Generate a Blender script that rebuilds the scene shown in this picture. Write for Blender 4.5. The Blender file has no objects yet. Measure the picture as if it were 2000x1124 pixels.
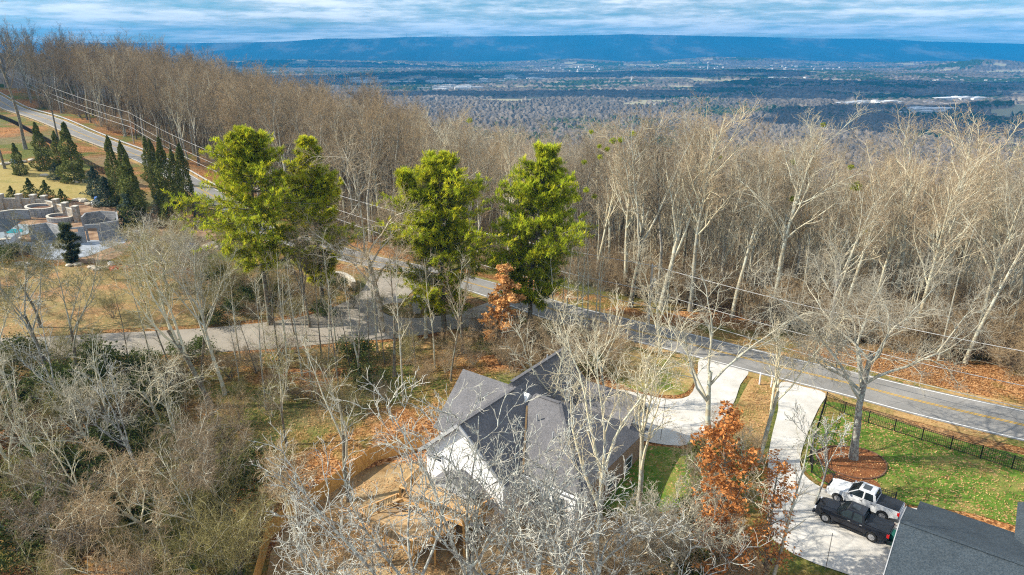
import bpy, math, random
import numpy as np
from mathutils import Vector
from mathutils.geometry import delaunay_2d_cdt
S = bpy.context.scene
rad = math.radians
H = 35.0
# ------------------------------------------------------------------ camera
FPX = 1333.0
PITCH = rad(19.3)
cam_d = bpy.data.cameras.new('camera')
cam_d.sensor_width = 36; cam_d.lens = 36 * FPX / 2000
cam_d.clip_start = 0.5; cam_d.clip_end = 200000
cam = bpy.data.objects.new('camera', cam_d)
S.collection.objects.link(cam)
cam.location = (0, 0, H); cam.rotation_euler = (rad(90) - PITCH, 0, 0)
S.camera = cam
# ------------------------------------------------------------------ sun, sky
SUN_EL = rad(34); SUN_AZ = math.atan2(-0.995, 0.0)       # direction TO the sun, from +Y clockwise
sd = Vector((math.sin(SUN_AZ) * math.cos(SUN_EL), math.cos(SUN_AZ) * math.cos(SUN_EL), math.sin(SUN_EL)))
sl = bpy.data.lights.new('sun', 'SUN'); sl.energy = 4.7; sl.angle = rad(0.55); sl.color = (1, .92, .78)
so = bpy.data.objects.new('sun', sl); S.collection.objects.link(so)
so.rotation_euler = (-sd).to_track_quat('-Z', 'Y').to_euler()
so.location = (-100, -30, 120)
S.view_settings.view_transform = 'Standard'; S.view_settings.look = 'None'
S.view_settings.gamma = 1; S.view_settings.use_curve_mapping = False
S.view_settings.exposure = 0.82
W = bpy.data.worlds.new('World'); S.world = W; W.use_nodes = True
def make_world():
    nt = W.node_tree; N = nt.nodes; L = nt.links; N.clear()
    out = N.new('ShaderNodeOutputWorld'); bg = N.new('ShaderNodeBackground')
    sky = N.new('ShaderNodeTexSky'); sky.sky_type = 'NISHITA'; sky.sun_disc = False
    sky.sun_elevation = SUN_EL; sky.sun_rotation = SUN_AZ; sky.altitude = 300
    sky.air_density = 1.0; sky.dust_density = 0.4; sky.ozone_density = 2.0
    bg.inputs[1].default_value = 0.10
    tc = N.new('ShaderNodeTexCoord'); sep = N.new('ShaderNodeSeparateXYZ')
    L.new(tc.outputs['Generated'], sep.inputs[0])
    # cloud rows thin out and flatten towards the horizon
    zz = N.new('ShaderNodeMath'); zz.operation = 'ADD'; zz.inputs[1].default_value = 0.03; L.new(sep.outputs[2], zz.inputs[0])
    z0 = N.new('ShaderNodeMath'); z0.operation = 'MAXIMUM'; z0.inputs[1].default_value = 0.012; L.new(zz.outputs[0], z0.inputs[0])
    lg = N.new('ShaderNodeMath'); lg.operation = 'LOGARITHM'; lg.inputs[1].default_value = 2.718; L.new(z0.outputs[0], lg.inputs[0])
    cb = N.new('ShaderNodeCombineXYZ'); L.new(sep.outputs[0], cb.inputs[0]); L.new(sep.outputs[1], cb.inputs[1]); L.new(lg.outputs[0], cb.inputs[2])
    def noise(sc, det, off, rough=.6):
        m = N.new('ShaderNodeMapping'); m.inputs['Location'].default_value = off; m.inputs['Scale'].default_value = sc
        L.new(cb.outputs[0], m.inputs[0])
        n = N.new('ShaderNodeTexNoise'); n.inputs['Scale'].default_value = 1; n.inputs['Detail'].default_value = det
        n.inputs['Roughness'].default_value = rough; L.new(m.outputs[0], n.inputs['Vector']); return n
    n1 = noise((5.0, 5.0, 3.6), 6, (3.1, 1.7, 0.3), .6); n2 = noise((15, 15, 8.5), 6, (7, 2, 4), .65)
    mx = N.new('ShaderNodeMix'); mx.data_type = 'FLOAT'; mx.inputs[0].default_value = .5
    L.new(n1.outputs['Fac'], mx.inputs[2]); L.new(n2.outputs['Fac'], mx.inputs[3])
    r = N.new('ShaderNodeValToRGB'); e = r.color_ramp.elements
    e[0].position = .38; e[0].color = (0, 0, 0, 1); e[1].position = .56; e[1].color = (1, 1, 1, 1)
    L.new(mx.outputs[0], r.inputs[0])
    cc = N.new('ShaderNodeValToRGB'); e = cc.color_ramp.elements
    e[0].position = .25; e[0].color = (1.5, 2.6, 3.9, 1); e[1].position = .62; e[1].color = (8.6, 9.0, 9.2, 1)
    L.new(mx.outputs[0], cc.inputs[0])
    tint = N.new('ShaderNodeMix'); tint.data_type = 'RGBA'; tint.blend_type = 'MULTIPLY'; tint.inputs[0].default_value = 1
    L.new(sky.outputs[0], tint.inputs[6]); tint.inputs[7].default_value = (.38, .62, .80, 1)
    fm = N.new('ShaderNodeMath'); fm.operation = 'MULTIPLY'; fm.inputs[1].default_value = .9; L.new(r.outputs[0], fm.inputs[0])
    mc = N.new('ShaderNodeMix'); mc.data_type = 'RGBA'
    L.new(fm.outputs[0], mc.inputs[0]); L.new(tint.outputs[2], mc.inputs[6]); L.new(cc.outputs[0], mc.inputs[7])
    L.new(mc.outputs[2], bg.inputs[0]); L.new(bg.outputs[0], out.inputs[0])
make_world()
S.render.engine = 'CYCLES'
S.cycles.use_denoising = False
S.cycles.filter_width = 1.15
S.cycles.max_bounces = 6; S.cycles.diffuse_bounces = 2; S.cycles.glossy_bounces = 2; S.cycles.volume_bounces = 0
S.cycles.transmission_bounces = 2; S.cycles.transparent_max_bounces = 6
rng = np.random.default_rng(11); random.seed(5)

# ------------------------------------------------------------------ terrain
CT, ST = math.cos(PITCH), math.sin(PITCH)
def ray(x, y):
    u = (x - 1000) / FPX; v = (562 - y) / FPX
    return np.array([u, CT + v * ST, v * CT - ST])
def at_z(x, y, z):
    d = ray(x, y); k = (z - H) / d[2]
    return np.array([d[0] * k, d[1] * k])
CP = [  # x, y, z of the lie of the land
 (0,4,-9),(30,10,-4),(-30,10,-10),(25,43,0),(18,42,-.5),(40,55,.4),(49,57,.5),(62,45,.8),(31,74,0),(16,84,0),(4.5,92,0),(80,30,1),(100,5,1),(45,20,1),
 (4,55,-.8),(12,52,0),(-8,46,-4.2),(0,39,-4.8),(-14,52,-4.4),(-36,39,-8.5),(-39,57,-6.8),(-20,62,-4),(-15,39,-6),(-57,77,-1),(-33,82,-1),(-12,83,-.6),(-16,72,-2.5),(-60,60,-5),(-80,78,0),
 (12,38,-2),(-85,112,1.2),(-70,100,.6),(-95,150,4),(-40,110,.2),(-24,104,0),(-68,155,2.3),(-99,189,5.5),(-145,228,9.5),(-200,280,12.5),(-120,160,6),(-150,130,7),
 (60,75,0),(70,100,-5),(50,130,-9),(20,115,-3),(0,130,-5),(0,180,-10),(100,150,-22),(110,80,-5),(150,100,-16),(150,60,-5),
 (0,260,-32),(0,400,-78),(100,300,-68),(200,200,-55),(-33,210,-6),(-100,250,2),(-130,280,8),(-225,330,17),(-200,520,-20),(-350,450,12),(-90,400,-38),
 (-300,150,12),(-100,30,-5),(-200,60,3),(100,20,2),(200,120,-35),(-60,180,0),(-20,150,-3),(-350,300,18),(-600,300,20),(-500,700,-20),(300,20,-10),(300,300,-95),
]
for a_ in range(-80, 81, 20):
    a = rad(a_)
    CP.append((900 * math.sin(a), 900 * math.cos(a), -128 if a_ > -45 else -30))
    for R_ in (1700, 3500, 8000, 20000, 60000):
        CP.append((R_ * math.sin(a), R_ * math.cos(a), -150))
CP = np.array(CP, float)
def lp(x, y):
    return np.stack([np.arctan2(x, y), np.log(np.hypot(x, y))], -1)
def tps(d2):
    return 0.5 * d2 * np.log(d2 + 1e-12)
_Q = lp(CP[:, 0], CP[:, 1]); _n = len(CP)
_K = tps(((_Q[:, None] - _Q[None]) ** 2).sum(-1)) + np.eye(_n) * 2e-4
_P = np.concatenate([np.ones((_n, 1)), _Q], 1)
_A = np.block([[_K, _P], [_P.T, np.zeros((3, 3))]])
_C = np.linalg.solve(_A, np.concatenate([CP[:, 2], np.zeros(3)]))
def Z(x, y):
    x = np.asarray(x, float); y = np.asarray(y, float); sh = x.shape
    q = lp(x.ravel(), y.ravel()); out = np.empty(len(q))
    for i in range(0, len(q), 20000):
        s = q[i:i + 20000]
        out[i:i + 20000] = tps(((s[:, None] - _Q[None]) ** 2).sum(-1)) @ _C[:_n] + _C[_n] + s @ _C[_n + 1:]
    return out.reshape(sh)
def G(x, y, z=None):
    """the place on the ground seen at photo pixel x, y"""
    if z is not None: return at_z(x, y, z)
    d = ray(x, y)
    t = np.exp(np.linspace(math.log(15), math.log(3000), 1500))
    zz = Z(d[0] * t, d[1] * t) - (H + d[2] * t)
    k = int(np.argmax(zz > 0)) if (zz > 0).any() else len(t) - 1
    k = max(k, 1); a, b = zz[k - 1], zz[k]
    tt = t[k - 1] + (t[k] - t[k - 1]) * (-a / (b - a) if b != a else 0)
    return np.array([d[0] * tt, d[1] * tt])
def Zf(x, y): return float(Z(np.array([x]), np.array([y]))[0])

# ------------------------------------------------------------------ materials
def new_mat(name, rough=.85, spec=.3):
    m = bpy.data.materials.new(name); m.use_nodes = True
    b = m.node_tree.nodes['Principled BSDF']
    b.inputs['Roughness'].default_value = rough
    b.inputs['Specular IOR Level'].default_value = spec
    return m, m.node_tree, b
def mixc(nt, fac, a, b, mode='MIX'):
    n = nt.nodes.new('ShaderNodeMix'); n.data_type = 'RGBA'; n.blend_type = mode
    for i, v in ((0, fac), (6, a), (7, b)):
        if hasattr(v, 'links'): nt.links.new(v, n.inputs[i])
        elif i == 0: n.inputs[0].default_value = v
        else: n.inputs[i].default_value = (*v, 1) if len(v) == 3 else v
    return n.outputs[2]
def ramp(nt, fac, stops, interp='LINEAR'):
    n = nt.nodes.new('ShaderNodeValToRGB'); nt.links.new(fac, n.inputs[0]); e = n.color_ramp.elements
    n.color_ramp.interpolation = interp
    while len(e) < len(stops): e.new(.5)
    for k, (p, c) in enumerate(stops):
        e[k].position = p; e[k].color = (*c, 1) if hasattr(c, '__len__') else (c, c, c, 1)
    return n.outputs[0]
def noise(nt, scale, det=4, rough=.6, co='Object', sc3=None, dist=0):
    tc = nt.nodes.new('ShaderNodeTexCoord'); o = tc.outputs[co]
    if sc3:
        mp = nt.nodes.new('ShaderNodeMapping'); mp.inputs['Scale'].default_value = sc3; nt.links.new(o, mp.inputs[0]); o = mp.outputs[0]
    n = nt.nodes.new('ShaderNodeTexNoise'); n.inputs['Scale'].default_value = scale; n.inputs['Detail'].default_value = det
    n.inputs['Roughness'].default_value = rough; n.inputs['Distortion'].default_value = dist; nt.links.new(o, n.inputs['Vector'])
    return n.outputs['Fac']
def voro(nt, scale, co='Object', out='Color', feat='F1', sc3=None):
    tc = nt.nodes.new('ShaderNodeTexCoord'); o = tc.outputs[co]
    if sc3:
        mp = nt.nodes.new('ShaderNodeMapping'); mp.inputs['Scale'].default_value = sc3; nt.links.new(o, mp.inputs[0]); o = mp.outputs[0]
    n = nt.nodes.new('ShaderNodeTexVoronoi'); n.feature = feat; n.inputs['Scale'].default_value = scale; nt.links.new(o, n.inputs['Vector'])
    return n.outputs[out]
def bump(nt, b, h, dist=.05, strength=.6):
    n = nt.nodes.new('ShaderNodeBump'); n.inputs['Distance'].default_value = dist; n.inputs['Strength'].default_value = strength
    nt.links.new(h, n.inputs['Height']); nt.links.new(n.outputs[0], b.inputs['Normal'])
def objrand(nt):
    return nt.nodes.new('ShaderNodeObjectInfo').outputs['Random']
def noisy(name, c1, c2, scale=1., rough=.85, det=5, bmp=None, spec=.3, vary=0, metal=0, lo=.35, hi=.65, sc3=None):
    m, nt, b = new_mat(name, rough, spec)
    c = ramp(nt, noise(nt, scale, det, sc3=sc3), [(lo, c1), (hi, c2)])
    if vary:
        c = mixc(nt, 1.0, c, ramp(nt, objrand(nt), [(0, (1 - vary,) * 3), (1, (1 + vary * .5,) * 3)]), 'MULTIPLY')
    nt.links.new(c, b.inputs['Base Color']); b.inputs['Metallic'].default_value = metal
    if bmp: bump(nt, b, noise(nt, scale * 4, 4), bmp)
    return m
M = {}
def litter_col(nt, near=6.0):
    v = voro(nt, near)
    hs = nt.nodes.new('ShaderNodeSeparateColor'); nt.links.new(v, hs.inputs[0])
    leaf = ramp(nt, hs.outputs[0], [(0, (.10, .048, .020)), (.35, (.24, .11, .038)), (.7, (.42, .22, .085)), (1, (.58, .37, .18))])
    big = ramp(nt, noise(nt, .09, 5), [(.32, (.6, .55, .5)), (.66, (1.12, 1.0, .95))])
    return mixc(nt, 1, leaf, big, 'MULTIPLY')
def mk_ground():
    m, nt, b = new_mat('leaf_litter_ground', .95, .1)
    leaf = litter_col(nt)
    green = ramp(nt, noise(nt, 2.5, 6), [(.3, (.045, .065, .012)), (.5, (.12, .135, .03)), (.72, (.25, .21, .07))])
    f = ramp(nt, noise(nt, .055, 6, .65), [(.47, 0), (.57, 1)])
    c = mixc(nt, f, leaf, green)
    dead = ramp(nt, noise(nt, .8, 6), [(.3, (.13, .105, .055)), (.7, (.30, .24, .14))])
    f2 = ramp(nt, noise(nt, .03, 5, .6, sc3=(1, 1.3, 1)), [(.52, 0), (.64, .75)])
    c = mixc(nt, f2, c, dead)
    nt.links.new(c, b.inputs['Base Color']); bump(nt, b, noise(nt, 3, 5), .25, .8); return m
M['ground'] = mk_ground()
def mk_lawn(name, g1, g2, dry, leaffrac=.0, dfac=(.45, .62)):
    m, nt, b = new_mat(name, .9, .15)
    g = ramp(nt, noise(nt, 1.6, 8, .7), [(.32, g1), (.68, g2)])
    c = mixc(nt, ramp(nt, noise(nt, .16, 6, .65), [(dfac[0], 0), (dfac[1], 1)]), g, dry)
    if leaffrac:
        v = voro(nt, 6.5); s = nt.nodes.new('ShaderNodeSeparateColor'); nt.links.new(v, s.inputs[0])
        f = ramp(nt, s.outputs[1], [(1 - leaffrac - .02, 0), (1 - leaffrac, 1)])
        patch = ramp(nt, noise(nt, .22, 4), [(.35, .1), (.6, 1)])
        f = mixc(nt, 1, f, patch, 'MULTIPLY')
        c = mixc(nt, f, c, ramp(nt, s.outputs[0], [(0, (.22, .10, .03)), (1, (.55, .36, .17))]))
    nt.links.new(c, b.inputs['Base Color']); bump(nt, b, noise(nt, 9, 4), .06, .7); return m
M['lawn'] = mk_lawn('green_lawn', (.05, .11, .010), (.14, .23, .03), (.30, .23, .08), .16, (.50, .70))
M['verge2'] = mk_lawn('patchy_lawn', (.05, .09, .010), (.15, .19, .03), (.40, .29, .12), .30, (.42, .58))
M['verge'] = mk_lawn('dry_verge', (.07, .10, .015), (.17, .17, .04), (.42, .27, .11), .45, (.40, .58))
M['dormant'] = mk_lawn('dormant_lawn', (.27, .205, .065), (.42, .33, .12), (.20, .19, .05), 0, (.5, .7))
M['scrub'] = mk_lawn('rough_grass', (.05, .065, .012), (.15, .135, .04), (.26, .15, .06), .35, (.42, .62))
def mk_asphalt(name, a, b_, tint=(1, 1, 1)):
    m, nt, b = new_mat(name, .9, .2)
    c = ramp(nt, noise(nt, .35, 8, .7), [(.3, a), (.7, b_)])
    c = mixc(nt, 1, c, ramp(nt, noise(nt, 14, 3), [(.2, .8), (.8, 1.15)]), 'MULTIPLY')
    cr = voro(nt, .22, out='Distance', feat='DISTANCE_TO_EDGE')
    c = mixc(nt, ramp(nt, cr, [(0, .45), (.012, 0)]), c, (.05, .05, .05))
    nt.links.new(c, b.inputs['Base Color']); bump(nt, b, noise(nt, 30, 3), .01); return m
M['asphalt'] = mk_asphalt('worn_asphalt', (.19, .185, .175), (.30, .29, .275))
M['drive'] = mk_asphalt('aggregate_drive', (.27, .24, .20), (.37, .33, .28))
def mk_conc():
    m, nt, b = new_mat('concrete', .85, .25)
    c = ramp(nt, noise(nt, .5, 8, .65), [(.28, (.43, .41, .37)), (.7, (.66, .64, .60))])
    c = mixc(nt, ramp(nt, noise(nt, .12, 5, .7, sc3=(1, 2, 1)), [(.56, 0), (.75, .45)]), c, (.33, .30, .25))
    nt.links.new(c, b.inputs['Base Color']); bump(nt, b, noise(nt, 25, 3), .008); return m
M['concrete'] = mk_conc()
M['joint'] = noisy('joint_dark', (.10, .09, .08), (.16, .15, .13), 3)
M['paver'] = noisy('grey_pavers', (.22, .25, .29), (.36, .39, .43), 1.2)
M['white_paint'] = noisy('road_white', (.55, .56, .56), (.78, .78, .77), 1.5, .7, lo=.3, hi=.5)
M['yellow_paint'] = noisy('road_yellow', (.45, .27, .03), (.62, .38, .05), 1.5, .7)
def mk_bark(name, c1, c2, scale=5, vary=.25, lichen=None, brown=None):
    m, nt, b = new_mat(name, .92, .12)
    c = ramp(nt, noise(nt, scale, 5, .7, sc3=(1, 1, .35)), [(.3, c1), (.7, c2)])
    if lichen: c = mixc(nt, ramp(nt, noise(nt, scale * .55, 4, .7), [(.47, 0), (.56, 1)]), c, lichen)
    c = mixc(nt, 1, c, ramp(nt, objrand(nt), [(0, (1 - vary, 1 - vary, 1 - vary * .9)), (.5, (1, 1, 1)), (1, (1 + vary * .5, 1 + vary * .35, 1 + vary * .1))]), 'MULTIPLY')
    if brown: c = mixc(nt, ramp(nt, objrand(nt), [(.55, 0), (.8, .8)]), c, brown)
    nt.links.new(c, b.inputs['Base Color']); bump(nt, b, noise(nt, scale * 3, 4, sc3=(1, 1, .3)), .03, .5); return m
M['bark_pale'] = mk_bark('pale_bark', (.28, .245, .165), (.55, .50, .37), 3, .35, (.48, .50, .42))
M['limb_pale'] = mk_bark('pale_limb', (.44, .395, .28), (.68, .62, .46), 3, .4, (.50, .51, .42))
M['bark_brown'] = mk_bark('brown_bark', (.09, .065, .045), (.22, .17, .125), 5, .3, (.24, .25, .19))
M['bark_grey'] = mk_bark('grey_bark', (.14, .12, .10), (.34, .31, .27), 6, .25, (.40, .41, .35))
M['limb_brown'] = mk_bark('brown_limb', (.14, .105, .075), (.28, .23, .17), 5, .3, (.28, .28, .22))
M['twig_tan'] = mk_bark('tan_twig', (.33, .255, .165), (.52, .42, .29), 4, .35)
M['twig_rust'] = mk_bark('rusty_twig', (.27, .195, .115), (.43, .33, .205), 4, .4)
M['twig_grey'] = mk_bark('grey_twig', (.34, .30, .22), (.52, .47, .36), 4, .3)
M['twig_green'] = mk_bark('olive_twig', (.20, .175, .065), (.36, .32, .14), 4, .3)
M['lichen_bark'] = mk_bark('lichened_bark', (.17, .155, .13), (.36, .34, .30), 5, .12, (.52, .54, .48))
M['lichen_twig'] = mk_bark('lichened_twig', (.38, .36, .30), (.64, .62, .54), 6, .1)
M['cream_bark'] = mk_bark('cream_bark', (.55, .48, .36), (.80, .74, .60), 2, .05, (.36, .29, .2))
def mk_leaf(name, c1, c2, sc=.8, trans=.25, vary=.15):
    m, nt, b = new_mat(name, .75, .2)
    g = nt.nodes.new('ShaderNodeNewGeometry').outputs['Random Per Island']
    c = ramp(nt, g, [(0, c1), (1, c2)])
    c = mixc(nt, 1, c, ramp(nt, noise(nt, sc, 3), [(.3, (.7,) * 3), (.7, (1.2,) * 3)]), 'MULTIPLY')
    c = mixc(nt, 1, c, ramp(nt, objrand(nt), [(0, (1 - vary,) * 3), (1, (1 + vary,) * 3)]), 'MULTIPLY')
    nt.links.new(c, b.inputs['Base Color'])
    t = nt.nodes.new('ShaderNodeBsdfTranslucent'); nt.links.new(c, t.inputs[0])
    mx = nt.nodes.new('ShaderNodeMixShader'); mx.inputs[0].default_value = trans
    nt.links.new(b.outputs[0], mx.inputs[1]); nt.links.new(t.outputs[0], mx.inputs[2])
    nt.links.new(mx.outputs[0], nt.nodes['Material Output'].inputs[0]); return m
M['needle'] = mk_leaf('pine_needle', (.26, .36, .02), (.68, .72, .05), .35, .5, .05)
M['needle2'] = mk_leaf('pine_needle_yellow', (.50, .50, .02), (.85, .78, .05), .35, .5, .05)
M['dark_needle'] = mk_leaf('cypress_leaf', (.07, .095, .018), (.21, .22, .05), .9, .2)
M['blue_needle'] = mk_leaf('blue_green_leaf', (.04, .065, .04), (.12, .16, .11), .9, .15)
M['rust_leaf'] = mk_leaf('rust_leaf', (.34, .12, .03), (.72, .32, .10), .6, .3)
M['orange_leaf'] = mk_leaf('orange_leaf', (.66, .30, .09), (.95, .58, .24), .6, .3)
M['tan_leaf'] = mk_leaf('tan_leaf', (.26, .15, .08), (.45, .27, .15), .6, .3)
M['shrub_leaf'] = mk_leaf('shrub_leaf', (.045, .07, .016), (.15, .18, .045), .7, .25, .3)
M['bright_leaf'] = mk_leaf('mistletoe_leaf', (.22, .28, .015), (.48, .52, .03), .7, .4, .2)
M['litter_leaf'] = mk_leaf('fallen_leaf', (.30, .14, .05), (.72, .45, .21), .3, .1)

# ------------------------------------------------------------------ mesh helpers
def link_mesh(name, V, F, mats, midx=None, parent=None, smooth=False):
    """V (n,3); F list of (m,k) int arrays"""
    me = bpy.data.meshes.new(name)
    V = np.ascontiguousarray(V, np.float32)
    F = [f for f in F if len(f)]
    me.vertices.add(len(V)); me.vertices.foreach_set('co', V.ravel())
    nl = sum(f.size for f in F); npol = sum(len(f) for f in F)
    me.loops.add(nl); me.loops.foreach_set('vertex_index', np.concatenate([f.ravel() for f in F]).astype(np.int32))
    me.polygons.add(npol)
    st = []; o = 0
    for f in F:
        st.append(o + np.arange(len(f)) * f.shape[1]); o += f.size
    me.polygons.foreach_set('loop_start', np.concatenate(st).astype(np.int32))
    for m in mats: me.materials.append(m)
    if midx is not None: me.polygons.foreach_set('material_index', np.asarray(midx, np.int32))
    if smooth: me.polygons.foreach_set('use_smooth', np.ones(npol, bool))
    me.update(calc_edges=True); me.validate()
    ob = bpy.data.objects.new(name, me)
    S.collection.objects.link(ob); ob.parent = parent
    return ob
def tag(o, label=None, cat=None, group=None, kind=None):
    if label: o['label'] = label
    if cat: o['category'] = cat
    if group: o['group'] = group
    if kind: o['kind'] = kind
    return o
def empty(name, loc, rz=0, label=None, cat=None, group=None):
    e = bpy.data.objects.new(name, None); S.collection.objects.link(e); e.empty_display_size = .5
    e.location = loc; e.rotation_euler = (0, 0, rz); return tag(e, label, cat, group)
def copy_tree(o, parent=None):
    c = o.copy(); S.collection.objects.link(c); c.parent = parent
    for ch in o.children: copy_tree(ch, c)
    return c
class MB:
    def __init__(s): s.v = []; s.f3 = []; s.f4 = []; s.m3 = []; s.m4 = []; s.n = 0; s.fn = []; s.mn = []
    def add(s, V, F, mi=0):
        V = np.asarray(V, float)
        for f in F:
            g = [i + s.n for i in f]
            (s.f3 if len(g) == 3 else s.f4 if len(g) == 4 else s.fn).append(g)
            (s.m3 if len(g) == 3 else s.m4 if len(g) == 4 else s.mn).append(mi)
        s.v.append(V); s.n += len(V); return s
    def box(s, c, d, mi=0, rz=0, taper=None):
        x, y, z = np.array(d) / 2.; t = taper or (1, 1)
        V = np.array([(-x, -y, -z), (x, -y, -z), (x, y, -z), (-x, y, -z), (-x * t[0], -y * t[1], z), (x * t[0], -y * t[1], z), (x * t[0], y * t[1], z), (-x * t[0], y * t[1], z)])
        if rz:
            cs, sn = math.cos(rz), math.sin(rz); V[:, :2] = np.stack([V[:, 0] * cs - V[:, 1] * sn, V[:, 0] * sn + V[:, 1] * cs], -1)
        return s.add(V + np.array(c), [(0, 3, 2, 1), (4, 5, 6, 7), (0, 1, 5, 4), (1, 2, 6, 5), (2, 3, 7, 6), (3, 0, 4, 7)], mi)
    def bar(s, a, b, w, h=None, mi=0):
        a = np.array(a, float); b = np.array(b, float); h = h or w; d = b - a; d /= np.linalg.norm(d)
        u = np.cross(d, (0, 0, 1)); u = u / np.linalg.norm(u) if np.linalg.norm(u) > 1e-4 else np.array((1., 0, 0)); v = np.cross(u, d)
        V = [p + u * w / 2 * i + v * h / 2 * j for p in (a, b) for i, j in ((-1, -1), (1, -1), (1, 1), (-1, 1))]
        return s.add(V, [(0, 1, 2, 3), (4, 7, 6, 5), (0, 4, 5, 1), (1, 5, 6, 2), (2, 6, 7, 3), (3, 7, 4, 0)], mi)
    def prism(s, pts, z0, z1, mi=0):
        n = len(pts); z0 = np.broadcast_to(z0, n); z1 = np.broadcast_to(z1, n)
        V = [(p[0], p[1], a) for p, a in zip(pts, z0)] + [(p[0], p[1], a) for p, a in zip(pts, z1)]
        F = [tuple(range(n))[::-1], tuple(range(n, 2 * n))] + [(i, (i + 1) % n, (i + 1) % n + n, i + n) for i in range(n)]
        return s.add(V, F, mi)
    def cyl(s, c, r, h, n=16, mi=0, axis=2, r2=None):
        r2 = r if r2 is None else r2; a = np.arange(n) * 2 * math.pi / n
        lo = np.stack([np.cos(a) * r, np.sin(a) * r, np.full(n, -h / 2)], -1); hi = np.stack([np.cos(a) * r2, np.sin(a) * r2, np.full(n, h / 2)], -1)
        V = np.concatenate([lo, hi]);
        if axis == 1: V = V[:, [0, 2, 1]]
        if axis == 0: V = V[:, [2, 0, 1]]
        return s.add(V + np.array(c), [tuple(range(n))[::-1], tuple(range(n, 2 * n))] + [(i, (i + 1) % n, (i + 1) % n + n, i + n) for i in range(n)], mi)
    def slab(s, P, th, mi=0):
        """a flat polygon thickened downward along its normal"""
        P = np.asarray(P, float); nrm = np.cross(P[1] - P[0], P[2] - P[0]); nrm /= np.linalg.norm(nrm)
        if nrm[2] < 0: nrm = -nrm
        n = len(P); V = np.concatenate([P, P - nrm * th])
        return s.add(V, [tuple(range(n)), tuple(range(n, 2 * n))[::-1]] + [(i, i + n, (i + 1) % n + n, (i + 1) % n) for i in range(n)], mi)
    def build(s, name, mats, parent=None, smooth=False, bevel=0):
        me = bpy.data.meshes.new(name)
        me.from_pydata(np.concatenate(s.v).tolist(), [], s.f3 + s.f4 + s.fn)
        mats = mats if isinstance(mats, (list, tuple)) else [mats]
        for m in mats: me.materials.append(m)
        me.polygons.foreach_set('material_index', np.array(s.m3 + s.m4 + s.mn, np.int32))
        if smooth: me.polygons.foreach_set('use_smooth', np.ones(len(me.polygons), bool))
        me.update()
        import bmesh
        bm = bmesh.new(); bm.from_mesh(me); bmesh.ops.recalc_face_normals(bm, faces=bm.faces); bm.to_mesh(me); bm.free()
        o = bpy.data.objects.new(name, me); S.collection.objects.link(o); o.parent = parent
        if bevel:
            b = o.modifiers.new('bevel', 'BEVEL'); b.width = bevel; b.segments = 2; b.limit_method = 'ANGLE'
        return o

# ------------------------------------------------------------------ ground sheet
def polar(a0, a1, na, r0, r1, nr):
    A = np.linspace(rad(a0), rad(a1), na); R = np.exp(np.linspace(math.log(r0), math.log(r1), nr))
    AA, RR = np.meshgrid(A, R); X = RR * np.sin(AA); Y = RR * np.cos(AA)
    i = np.arange(nr - 1)[:, None] * na + np.arange(na - 1)[None]
    F = np.stack([i, i + na, i + na + 1, i + 1], -1).reshape(-1, 4)[:, ::-1]
    return X, Y, F
def build_ground():
    X, Y, F = polar(-80, 80, 420, 3, 60000, 620)
    Zz = Z(X, Y)
    o = link_mesh('ground', np.stack([X, Y, Zz], -1).reshape(-1, 3), [F], [M['ground']], smooth=True)
    tag(o, kind='structure')
build_ground()
def smooth_line(P, n=8, closed=False):
    P = np.asarray(P, float); out = []; m = len(P)
    for i in range(m if closed else m - 1):
        p0 = P[(i - 1) % m] if closed or i > 0 else P[i]; p1 = P[i]; p2 = P[(i + 1) % m]
        p3 = P[(i + 2) % m] if closed or i + 2 < m else P[(i + 1) % m]
        for k in range(n):
            t = k / n
            out.append(.5 * ((2 * p1) + (-p0 + p2) * t + (2 * p0 - 5 * p1 + 4 * p2 - p3) * t * t + (-p0 + 3 * p1 - 3 * p2 + p3) * t ** 3))
    if not closed: out.append(P[-1])
    return np.array(out)
def sheet(name, poly, off, mat, step=1.0, kind='structure', th=0):
    poly = np.asarray(poly, float)
    # even outline
    pts = []
    for a, b in zip(poly, np.roll(poly, -1, 0)):
        k = max(1, int(np.hypot(*(b - a)) / step))
        pts += [a + (b - a) * j / k for j in range(k)]
    n = len(pts); lo = poly.min(0); hi = poly.max(0)
    xs = np.arange(lo[0] + step / 2, hi[0], step); ys = np.arange(lo[1] + step / 2, hi[1], step)
    gx, gy = np.meshgrid(xs, ys); g = np.stack([gx.ravel(), gy.ravel()], -1)
    ins = inside(g, poly)
    g = g[ins]
    allp = [Vector(p) for p in pts] + [Vector(p) for p in g]
    v, e, f, *_ = delaunay_2d_cdt(allp, [(i, (i + 1) % n) for i in range(n)], [], 1, 1e-4)
    V = np.array([(p.x, p.y) for p in v]); z = Z(V[:, 0], V[:, 1]) + off
    F = np.array([q for q in f if len(q) == 3])
    a = V[F[:, 1]] - V[F[:, 0]]; b = V[F[:, 2]] - V[F[:, 0]]
    fl = (a[:, 0] * b[:, 1] - a[:, 1] * b[:, 0]) < 0; F[fl] = F[fl][:, ::-1]
    o = link_mesh(name, np.concatenate([V, z[:, None]], 1), [F], [mat], smooth=True)
    return tag(o, kind=kind)
def inside(g, poly):
    x, y = g[:, 0], g[:, 1]; r = np.zeros(len(g), bool); j = len(poly) - 1
    for i in range(len(poly)):
        xi, yi = poly[i]; xj, yj = poly[j]
        if yi != yj:
            c = ((yi > y) != (yj > y)) & (x < (xj - xi) * (y - yi) / (yj - yi) + xi); r ^= c
        j = i
    return r
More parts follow.
